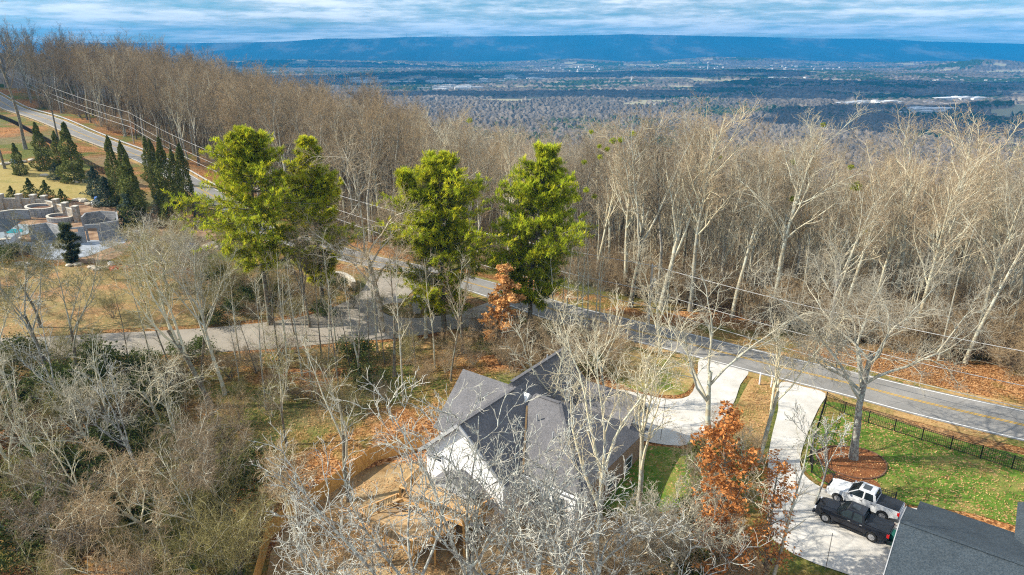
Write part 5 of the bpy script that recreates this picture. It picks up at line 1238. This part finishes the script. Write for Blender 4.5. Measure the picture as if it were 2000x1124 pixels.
def mass(name, P, hs, label, coll, tilt=0):
    me = bpy.data.meshes.new(name); me.vertices.add(len(P)); me.vertices.foreach_set('co', np.asarray(P, np.float32).ravel())
    at_ = me.attributes.new('size', 'FLOAT', 'POINT'); at_.data.foreach_set('value', np.asarray(hs, np.float32))
    ob = bpy.data.objects.new(name, me); S.collection.objects.link(ob)
    ng = bpy.data.node_groups.new(name, 'GeometryNodeTree'); ng.interface.new_socket('Geometry', in_out='INPUT', socket_type='NodeSocketGeometry'); ng.interface.new_socket('Geometry', in_out='OUTPUT', socket_type='NodeSocketGeometry')
    N, L = ng.nodes, ng.links; i = N.new('NodeGroupInput'); o = N.new('NodeGroupOutput'); ip = N.new('GeometryNodeInstanceOnPoints'); ci = N.new('GeometryNodeCollectionInfo')
    mp = N.new('GeometryNodeMeshToPoints'); L.new(i.outputs[0], mp.inputs['Mesh'])
    ci.inputs['Collection'].default_value = coll; ci.inputs['Separate Children'].default_value = True; ci.inputs['Reset Children'].default_value = True
    L.new(mp.outputs[0], ip.inputs['Points']); L.new(ci.outputs[0], ip.inputs['Instance']); ip.inputs['Pick Instance'].default_value = True
    ri = N.new('FunctionNodeRandomValue'); ri.data_type = 'INT'; ri.inputs[4].default_value = 0; ri.inputs[5].default_value = len(coll.objects) - 1; L.new(ri.outputs[2], ip.inputs['Instance Index'])
    rv = N.new('FunctionNodeRandomValue'); rv.data_type = 'FLOAT_VECTOR'; rv.inputs[0].default_value = (-tilt, -tilt, 0); rv.inputs[1].default_value = (tilt, tilt, 6.283); L.new(rv.outputs[0], ip.inputs['Rotation'])
    na = N.new('GeometryNodeInputNamedAttribute'); na.data_type = 'FLOAT'; na.inputs['Name'].default_value = 'size'; L.new(na.outputs[0], ip.inputs['Scale'])
    L.new(ip.outputs[0], o.inputs[0]); md = ob.modifiers.new('scatter', 'NODES'); md.node_group = ng
    return tag(ob, label, kind='stuff')
P = np.stack([cands[rest, 2], cands[rest, 3], zz[rest]], -1)
hs_ = rw.uniform(.8, 1.12, len(P)) * np.where(P[:, 0] > 12, .97, np.where(P[:, 0] > -25, .92, 1.0)); lf = P[:, 0] < -25
mass('woodland', P[~lf], hs_[~lf], 'bare winter woodland falling away behind the nearer trees on the right', kinds, .08)
mass('hill_woodland', P[lf], hs_[lf], 'bare brown woodland covering the hill behind the pines on the left', kinds2, .08)
print('woodland', len(P), 'near', min(NTREE, len(order)))
# understorey of saplings and brush in the wood
kb = bpy.data.collections.new('brush_kinds')
for k_ in ('br1', 'br4', 'br5', 'pole0'):
    if k_ not in protos: continue
    for c in protos[k_].children:
        if c.name.startswith('crown') or c.name.startswith('trunk'):
            ob = bpy.data.objects.new('k_' + k_, c.data); kb.objects.link(ob)
ub = []
for _ in range(26000):
    a = rw.uniform(rad(-42), rad(42)); r_ = math.exp(rw.uniform(math.log(78), math.log(400)))
    p = np.array((r_ * math.sin(a), r_ * math.cos(a))); s, d = road_side(p)
    if s > 0 and d > (9 if p[0] < 0 else 13) and rw.random() < .46: ub.append(p)
ub = np.array(ub)
mass('undergrowth', np.concatenate([ub, Z(ub[:, 0], ub[:, 1])[:, None]], 1), rw.uniform(.5, 1.25, len(ub)), 'brown leafless undergrowth under the wood beyond the road', kb)
# mistletoe: round green clumps up in the bare crowns
def make_mist():
    r = np.random.default_rng(5); q = unit(r.normal(0, 1, (320, 3))) * (r.random((320, 1)) ** .7) * .62 * r.uniform(.75, 1.05, (320, 1))
    V, F = leafquads(q, .22, r); return link_mesh('mistletoe', V, [F], [M['bright_leaf']])
mi_px = [(1145, 372, 96, .9), (1126, 388, 94, 1.4), (1161, 384, 94, .8), (1172, 307, 96, .8), (1186, 292, 98, .8), (1197, 276, 98, 1.0), (1212, 274, 98, .9), (1237, 262, 100, .9), (1155, 258, 98, .7), (1171, 286, 98, .7), (1141, 317, 96, .8),
         (1117, 351, 94, 1.1), (1671, 365, 86, 1.4), (1549, 389, 90, .9), (1549, 318, 92, .8), (1608, 244, 100, .8), (1662, 327, 90, .8), (917, 236, 170, 1.5), (1690, 452, 84, .8), (1406, 308, 96, .6)]
m0 = None
for k, (px, py, Y, s) in enumerate(mi_px):
    d = ray(px, py); t = Y / d[1]
    o = make_mist() if m0 is None else m0.copy()
    if m0 is None: m0 = o
    else: S.collection.objects.link(o)
    o.location = (d[0] * t, Y, H + d[2] * t); o.scale = (s, s, s * .85); o.rotation_euler = (0, 0, k)
    tag(o, 'round yellow-green mistletoe clump high in a bare tree beyond the road', 'mistletoe', 'mistletoe clumps in the bare trees')
# ------------------------------------------------------------------ far country
def hash2(ix, iy, k=0):
    h = (ix.astype(np.int64) * 374761393 + iy.astype(np.int64) * 668265263 + k * 974711) & 0x7fffffff
    h = ((h ^ (h >> 13)) * 1274126177) & 0x7fffffff; return ((h ^ (h >> 16)) & 0xffff) / 65535.
def vnoise(x, y, k=0):
    ix = np.floor(x); iy = np.floor(y); fx = x - ix; fy = y - iy; fx = fx * fx * (3 - 2 * fx); fy = fy * fy * (3 - 2 * fy)
    a = hash2(ix, iy, k); b = hash2(ix + 1, iy, k); c = hash2(ix, iy + 1, k); d = hash2(ix + 1, iy + 1, k)
    return (a * (1 - fx) + b * fx) * (1 - fy) + (c * (1 - fx) + d * fx) * fy
def fbm(x, y, o=4, k=0):
    s = 0; a = .5; t = 0
    for i in range(o): s = s + a * vnoise(x * 2 ** i, y * 2 ** i, k + i); t += a; a *= .5
    return s / t
def crowns(x, y, cell, k=0):
    ix = np.floor(x / cell); iy = np.floor(y / cell); best = np.zeros_like(x)
    for i in (-1, 0, 1):
        for j in (-1, 0, 1):
            cx = (ix + i + .5 + 1.1 * (hash2(ix + i, iy + j, k) - .5)) * cell; cy = (iy + j + .5 + 1.1 * (hash2(ix + i, iy + j, k + 1) - .5)) * cell
            hh = .25 + .75 * hash2(ix + i, iy + j, k + 2); d = np.hypot(x - cx, y - cy) / (cell * (.38 + .45 * hash2(ix + i, iy + j, k + 4)))
            best = np.maximum(best, hh * np.sqrt(np.clip(1 - d * d, 0, 1)))
    return best
towns = [  # px, py, half width, half depth in px -> clearings with buildings: kind
 (905, 158, 120, 9, 'shed'), (1010, 152, 110, 8, 'shed'), (880, 176, 60, 5, 'shed'), (1120, 140, 120, 8, 'house'), (1545, 157, 80, 3, 'shed'), (1600, 146, 130, 10, 'house'), (1700, 207, 95, 5, 'lot'), (1800, 222, 70, 6, 'lot'), (1830, 212, 95, 8, 'house'), (745, 160, 90, 6, 'shed'),
 (1900, 160, 120, 8, 'house'), (1180, 128, 200, 6, 'house'), (1500, 136, 170, 6, 'house'), (1750, 150, 150, 6, 'house'), (1330, 158, 110, 8, 'house'), (1880, 198, 50, 2, 'lot')]
def vplane(px, py, z=-150): return at_z(px, py, z)
far_z = lambda x, y: Z(x, y)
def hillz(x, y):
    """low wooded rises in the valley"""
    r_ = np.hypot(x, y); a = np.degrees(np.arctan2(x, y)); z = np.zeros_like(x)
    for (ha, hr, wa, wr, hh) in ((5, 8300, 5, 400, 75), (33, 6900, 4, 350, 95), (31, 3900, 7, 350, 22), (14, 4300, 9, 400, 20), (-4, 5200, 8, 500, 22), (10, 2500, 20, 250, 10), (24, 5600, 12, 600, 34), (-16, 8500, 10, 600, 60), (16, 9000, 7, 500, 70), (38, 2700, 8, 200, 22), (33, 9000, 9, 500, 45)):
        z = z + hh * np.exp(-((a - ha) / wa) ** 2 - ((r_ - hr) / wr) ** 2)
    return z * (.7 + .6 * fbm(x / 600, y / 600, 3, 7))
def clear_at(x, y):
    c = np.zeros_like(x)
    f = y * CT - (-150 - H) * ST; up = y * ST + (-150 - H) * CT
    px = 1000 + FPX * x / f; py = 562 - FPX * up / f
    for tx, ty, w, h_, kd in towns:
        c = np.maximum(c, np.clip(1.6 - 1.6 * np.hypot((px - tx) / w, (py - ty) / h_), 0, 1) * (1.0 if kd != 'house' else .8))
    return c
def mk_woods():
    m, nt, b = new_mat('distant_winter_woods', .95, .05)
    g = nt.nodes.new('ShaderNodeAttribute'); g.attribute_name = 'tone'
    g2 = nt.nodes.new('ShaderNodeAttribute'); g2.attribute_name = 'green'
    c = ramp(nt, g.outputs['Fac'], [(0, (.06, .055, .045)), (.5, (.14, .12, .10)), (.93, (.27, .23, .19)), (.97, (.34, .31, .20))])
    c = mixc(nt, ramp(nt, g2.outputs['Fac'], [(.56, 0), (.60, 1)]), c, (.035, .06, .025))
    nt.links.new(c, b.inputs['Base Color']); return m
M['woods'] = mk_woods()
def canopy():
    X, Y, F = polar(-46, 46, 1500, 430, 10500, 560)
    r_ = np.hypot(X, Y); z = Z(X, Y) + hillz(X, Y)
    wx = 14 * (fbm(X / 35, Y / 35, 2, 61) - .5); wy = 14 * (fbm(X / 35, Y / 35, 2, 71) - .5)
    cell = np.where(r_ < 2600, 9., 16.)
    cr = np.where(r_ < 2600, crowns(X * .8 + Y * .6 + wx, Y * .8 - X * .6 + wy, 9.), crowns(X * .8 + Y * .6 + wx, Y * .8 - X * .6 + wy, 17., 5))
    big = fbm(X / 160, Y / 160, 3, 3); cl = clear_at(X, Y)
    holes = (fbm(X / 210, Y / 130, 4, 44) > .625) & (r_ > 2300)
    hgt = (5 + 12 * cr) * (.65 + .6 * big) * (1 - cl) * np.where(holes, .05, 1) - cl * 1.
    near = np.clip((r_ - 430) / 60, 0, 1)
    zz_ = z + hgt * near - (1 - near) * 2
    V = np.stack([X, Y, zz_], -1).reshape(-1, 3)
    o = link_mesh('distant_woods', V, [F], [M['woods']])
    ix = np.floor((X * .8 + Y * .6 + wx) / cell); iy = np.floor((Y * .8 - X * .6 + wy) / cell)
    tone = np.clip(.5 * hash2(ix, iy, 9) + .5 * fbm(X / 90, Y / 90, 3, 5) + .25 * (cr - .5), 0, 1)
    tone = np.where(holes, .97 + .03 * tone, tone * .93)
    grn = np.where(holes, 0, 1) * np.clip(.55 * fbm(X / 300, Y / 300, 3, 15) + .2 * hash2(ix, iy, 12) + .15 * fbm(X / 40, Y / 40, 2, 19) + .12 * np.clip((r_ - 2200) / 1500, 0, 1), 0, 1)
    for nme, arr in (('tone', tone), ('green', grn)):
        at_ = o.data.attributes.new(nme, 'FLOAT', 'POINT'); at_.data.foreach_set('value', arr.ravel().astype(np.float32))
    tag(o, 'bare and evergreen woods covering the valley floor far below', kind='stuff')
canopy()
def valley_z(x, y):
    x = np.array([float(x)]); y = np.array([float(y)]); return float((Z(x, y) + hillz(x, y))[0])
# the long flat-topped mountain across the valley
def mountain():
    A = np.linspace(-50, 50, 900); T = np.linspace(0, 1, 90)
    prof_px = [(-600, 84), (300, 84), (420, 84), (500, 83), (560, 81.5), (640, 75.5), (720, 76), (800, 72.5), (1000, 71), (1180, 68.5), (1230, 67), (1400, 71), (1600, 75.5), (1720, 76), (1800, 81), (1900, 83.5), (2000, 86), (2600, 90)]
    px = 1000 + FPX / math.cos(0) * np.tan(np.radians(A)) / (CT)       # near the horizon
    top_py = np.interp(px, [p[0] for p in prof_px], [p[1] for p in prof_px])
    R0, R1 = 10200., 12600.
    X = []; Y = []; Zz = []
    for k, t in enumerate(T):
        R_ = R0 + (R1 - R0) * (t if t < .8 else .8 + (t - .8) * 3)
        x = R_ * np.tan(np.radians(A)); y = np.full_like(x, R_)
        X.append(x); Y.append(y)
    X = np.array(X); Y = np.array(Y)
    vtop = (562 - top_py) / FPX; slope = (vtop * CT - ST) / (CT + vtop * ST); ztop = H + slope * (R0 + .8 * (R1 - R0))
    t = T[:, None]
    base = -152.
    rise = np.where(t < .8, (t / .8) ** 1.25 * .80 + .12 * np.clip((t - .70) / .08, 0, 1) + .08 * np.clip((t - .70) / .1, 0, 1), 1.0)
    rise = np.where(t >= .79, 1.0, rise)
    nz = fbm(X / 1300, Y / 2600, 5, 31) - .5; gul = fbm(X / 420, Y / 1800, 4, 41) - .5
    rise2 = np.clip(rise + (nz * .30 + gul * .16) * np.sin(np.pi * np.clip(t / .8, 0, 1)), 0, 1)
    Zz = base + (ztop[None] - base) * rise2 + 4 * (fbm(X / 60, Y / 60, 3, 51) - .5) - np.where(t > .8, (t - .8) * 120, 0)
    n = len(A); i = np.arange(len(T) - 1)[:, None] * n + np.arange(n - 1)[None]
    F = np.stack([i, i + 1, i + n + 1, i + n], -1).reshape(-1, 4)
    m, nt, b = new_mat('mountain_woods_sun_patches', .95, .05)
    c = ramp(nt, noise(nt, .0011, 9, .65, sc3=(1, .5, 2)), [(.3, (.015, .03, .035)), (.54, (.035, .045, .05)), (.64, (.14, .125, .115)), (.78, (.22, .19, .165))])  # pale tones paint sunlit patches onto the dark wooded slope
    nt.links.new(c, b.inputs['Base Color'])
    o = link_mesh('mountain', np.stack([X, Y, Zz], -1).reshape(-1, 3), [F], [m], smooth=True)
    tag(o, kind='structure'); return ztop, A
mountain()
# masts and steeple
def mast(px, py_top, h, lab):
    R_ = 12150.; d = ray(px, py_top); t = R_ / d[1]; x = d[0] * t; z = H + d[2] * t
    b = MB()
    for i in range(3):
        a = i * 2.094; b.bar((x + 6 * math.cos(a), R_ + 6 * math.sin(a), z - h), (x, R_, z), 2.2)
    for k in range(1, 6):
        f = 1 - k / 6
        for i in range(3):
            a = i * 2.094; a2 = a + 2.094; zz_ = z - h + h * k / 6
            b.bar((x + 6 * f * math.cos(a), R_ + 6 * f * math.sin(a), zz_), (x + 6 * f * math.cos(a2), R_ + 6 * f * math.sin(a2), zz_), 1.)
    tag(b.build('radio_mast', M['mast']), lab, 'mast')
M['mast'] = noisy('mast_grey', (.2, .2, .2), (.3, .3, .3), .1)
mast(793, 63, 100, 'thicker radio mast on the mountain rim, left of the other'); mast(873, 60, 115, 'thin radio mast on the mountain rim, right of the other')
# buildings down in the valley
M['roof_white'] = noisy('pale_roof', (.55, .56, .58), (.8, .8, .8), .02, .6, vary=.25)
M['roof_mix'] = noisy('house_roof', (.16, .14, .13), (.34, .30, .28), .3, .8, vary=.5)
M['wall_mix'] = noisy('house_wall', (.55, .52, .47), (.8, .78, .74), .1, .7, vary=.35)
M['lot'] = noisy('pale_paving', (.34, .35, .37), (.5, .5, .5), .01)
def house_proto(name, w, l, hw, hr, rmat):
    root = empty(name, (0, 0, 0)); b = MB(); b.prism([(-w/2, -l/2), (w/2, -l/2), (w/2, l/2), (-w/2, l/2)], -14, hw)
    b.build('wall', M['wall_mix'], root); b = MB(); e = .6
    V = [(-w/2-e, -l/2-e, hw), (w/2+e, -l/2-e, hw), (w/2+e, l/2+e, hw), (-w/2-e, l/2+e, hw), (0, -l/2-e, hr), (0, l/2+e, hr)]
    b.add(V, [(0, 3, 2, 1), (0, 4, 5, 3), (1, 2, 5, 4), (0, 1, 4), (2, 3, 5)]); b.build('roof', rmat, root); return root
rt = np.random.default_rng(8)
for (tx, ty, w, h_, kd) in towns:
    n = {'shed': 14, 'house': 30, 'lot': 12}[kd]
    c = vplane(tx, ty)
    for k in range(n):
        a, q = rt.uniform(0, 6.28), math.sqrt(rt.random())
        p = vplane(tx + w * q * math.cos(a) * .95, ty + h_ * q * math.sin(a) * .95); x, y = p
        sc = rt.uniform(.8, 1.4)
        if kd == 'house':
            sc *= .75 * max(1.2, y / 4200)
            place('vh', lambda: house_proto('valley_house', 11, 16, 8, 11.5, M['roof_mix']), x, y, sc, label='tiny pale house among the woods on the valley floor', cat='house', group='far houses in the valley', dz=5)
        else:
            sc2 = (sc * rt.uniform(.4, 1.3), sc * rt.uniform(.4, .9), rt.uniform(.6, 1))
            place('vs', lambda: house_proto('warehouse', 60, 34, 17, 19, M['roof_white']), x, y, sc2, rz=rt.uniform(-.3, .3), label='pale flat warehouse roof in the built-up strip of the valley', cat='warehouse', group='far warehouses in the valley')
        o = bpy.context.scene.objects[-1] if False else None
for k in range(110):
    px_ = rt.uniform(640, 2050); py_ = 118 + 42 * rt.random() ** 1.2; x, y = vplane(px_, py_); sc = rt.uniform(.8, 1.3) * .8 * max(1.1, y / 4600)
    place('vh', None, x, y, sc, label='tiny pale house among the woods on the valley floor', cat='house', group='far houses in the valley', dz=7)
for px, py, lab in ((1233, 160, 'white church steeple in the woods left of the valley houses'), (640, 145, 'small white steeple above the left woods of the valley')):
    x, y = vplane(px, py + 6); b = MB(); z = valley_z(x, y)
    root = empty('church', (x, y, z), 0, lab, 'church'); b.box((0, 0, 8), (7, 7, 18)); b.build('tower', M['roof_white'], root)
    b = MB(); b.cyl((0, 0, 27), 4.6, 20, 8, r2=.3); b.build('spire', M['roof_white'], root)
    b = MB(); b.box((0, 14, 4), (12, 24, 12)); b.build('nave', M['wall_mix'], root)
x, y = vplane(1384, 118, -110); x, y = x * .62, y * .62; z = valley_z(x, y)
root = empty('water_tower', (x, y, z), 0, 'pale water tower rising from the wooded foothills', 'water tower')
b = MB(); b.cyl((0, 0, 26), 4, 56, 10, r2=3.4); b.build('column', M['roof_white'], root)
b = MB(); b.cyl((0, 0, 57), 4, 6, 14, r2=11); b.cyl((0, 0, 64), 11, 8, 14); b.cyl((0, 0, 70), 11, 4, 14, r2=3); b.build('tank', M['roof_white'], root)
# a pale house part hidden in the trees of the middle distance
x, y = G(1045, 262) if False else (7.5, 215.); o = house_proto('hillside_house', 9, 13, 8, 12, M['roof_mix'])
o.location = (x, y, Zf(x, y)+4); o.rotation_euler = (0, 0, .6); tag(o, 'cream house half hidden by bare trees in the middle distance', 'house')
# ------------------------------------------------------------------ unseen cloud banks added to shade the valley and left hill, and the air
def cloud(px, py, rx, ry, hgt, seed, alt=1350.):
    """a bank whose shadow falls on the valley around the given place"""
    g = at_z(px, py, -150.) if not isinstance(px, tuple) else np.array(px); k = (alt + (150 if not isinstance(px, tuple) else -25)) / sd.z; c = np.array((g[0] + sd.x * k, g[1] + sd.y * k))
    n, m = 40, 24; V = []
    u = np.linspace(0, 2 * math.pi, n, endpoint=False); v = np.linspace(-1, 1, m)
    uu, vv = np.meshgrid(u, v); rr_ = np.sqrt(np.clip(1 - vv ** 2, 0, 1)) ** .6
    lob = .65 + .7 * fbm(uu * 1.9 * np.where(True, 1, 1) + seed, vv * 1.5 + seed * 3, 4, seed)
    lob = lob * (.5 + .5 * np.cos(uu) ** 2) + lob[:, ::-1] * (.5 - .5 * np.cos(uu) ** 2)
    X = c[0] + rx * rr_ * np.cos(uu) * lob; Y = c[1] + ry * rr_ * np.sin(uu) * lob; Zc = alt + hgt * vv * (.6 + .5 * lob)
    V = np.stack([X, Y, Zc], -1).reshape(-1, 3); i = np.arange(m - 1)[:, None] * n + np.arange(n)[None]; j = np.arange(m - 1)[:, None] * n + (np.arange(n)[None] + 1) % n
    return V, np.stack([i, j, j + n, i + n], -1).reshape(-1, 4)
vs, fs, o_ = [], [], 0
mc_, nt_, b_ = new_mat('shade_cloud_white', 1, 0); b_.inputs['Base Color'].default_value = (.85, .87, .9, 1)
for q in (((-330, 430), 0, 270, 180, 50, 21), (1330, 190, 1250, 330, 100, 1), (1800, 172, 900, 650, 100, 2), (1640, 178, 700, 500, 100, 12), (650, 160, 900, 700, 100, 3), (1950, 240, 600, 420, 90, 5),
          (900, 92, 7000, 1500, 140, 6), (1500, 92, 5200, 1100, 140, 7), (400, 92, 6000, 1900, 140, 8), (1850, 90, 3800, 900, 140, 9), (1240, 150, 1100, 650, 100, 11), (1180, 92, 4200, 900, 140, 15), (1150, 150, 1500, 420, 100, 16), (700, 132, 1500, 500, 100, 17)):
    a, f = cloud(*q); vs.append(a); fs.append(f + o_); o_ += len(a)
tag(link_mesh('shade_clouds', np.concatenate(vs), [np.concatenate(fs)], [mc_], smooth=True), 'unseen cloud banks added to shade the valley and left hill', kind='stuff')
def haze():
    b = MB(); b.box((0, 6400, 95), (24000, 13400, 520))   # bottom below the valley floor, top above the mountain
    m = bpy.data.materials.new('haze_air'); m.use_nodes = True; nt = m.node_tree; nt.nodes.clear()
    out = nt.nodes.new('ShaderNodeOutputMaterial'); v = nt.nodes.new('ShaderNodeVolumePrincipled')
    v.inputs['Color'].default_value = (.015, .39, .90, 1); v.inputs['Density'].default_value = 1.0e-4; v.inputs['Anisotropy'].default_value = .0
    nt.links.new(v.outputs[0], out.inputs['Volume'])
    o = b.build('haze', m); tag(o, 'thin blue haze filling the air over the valley', kind='stuff')
HAZE = True
if HAZE: haze()
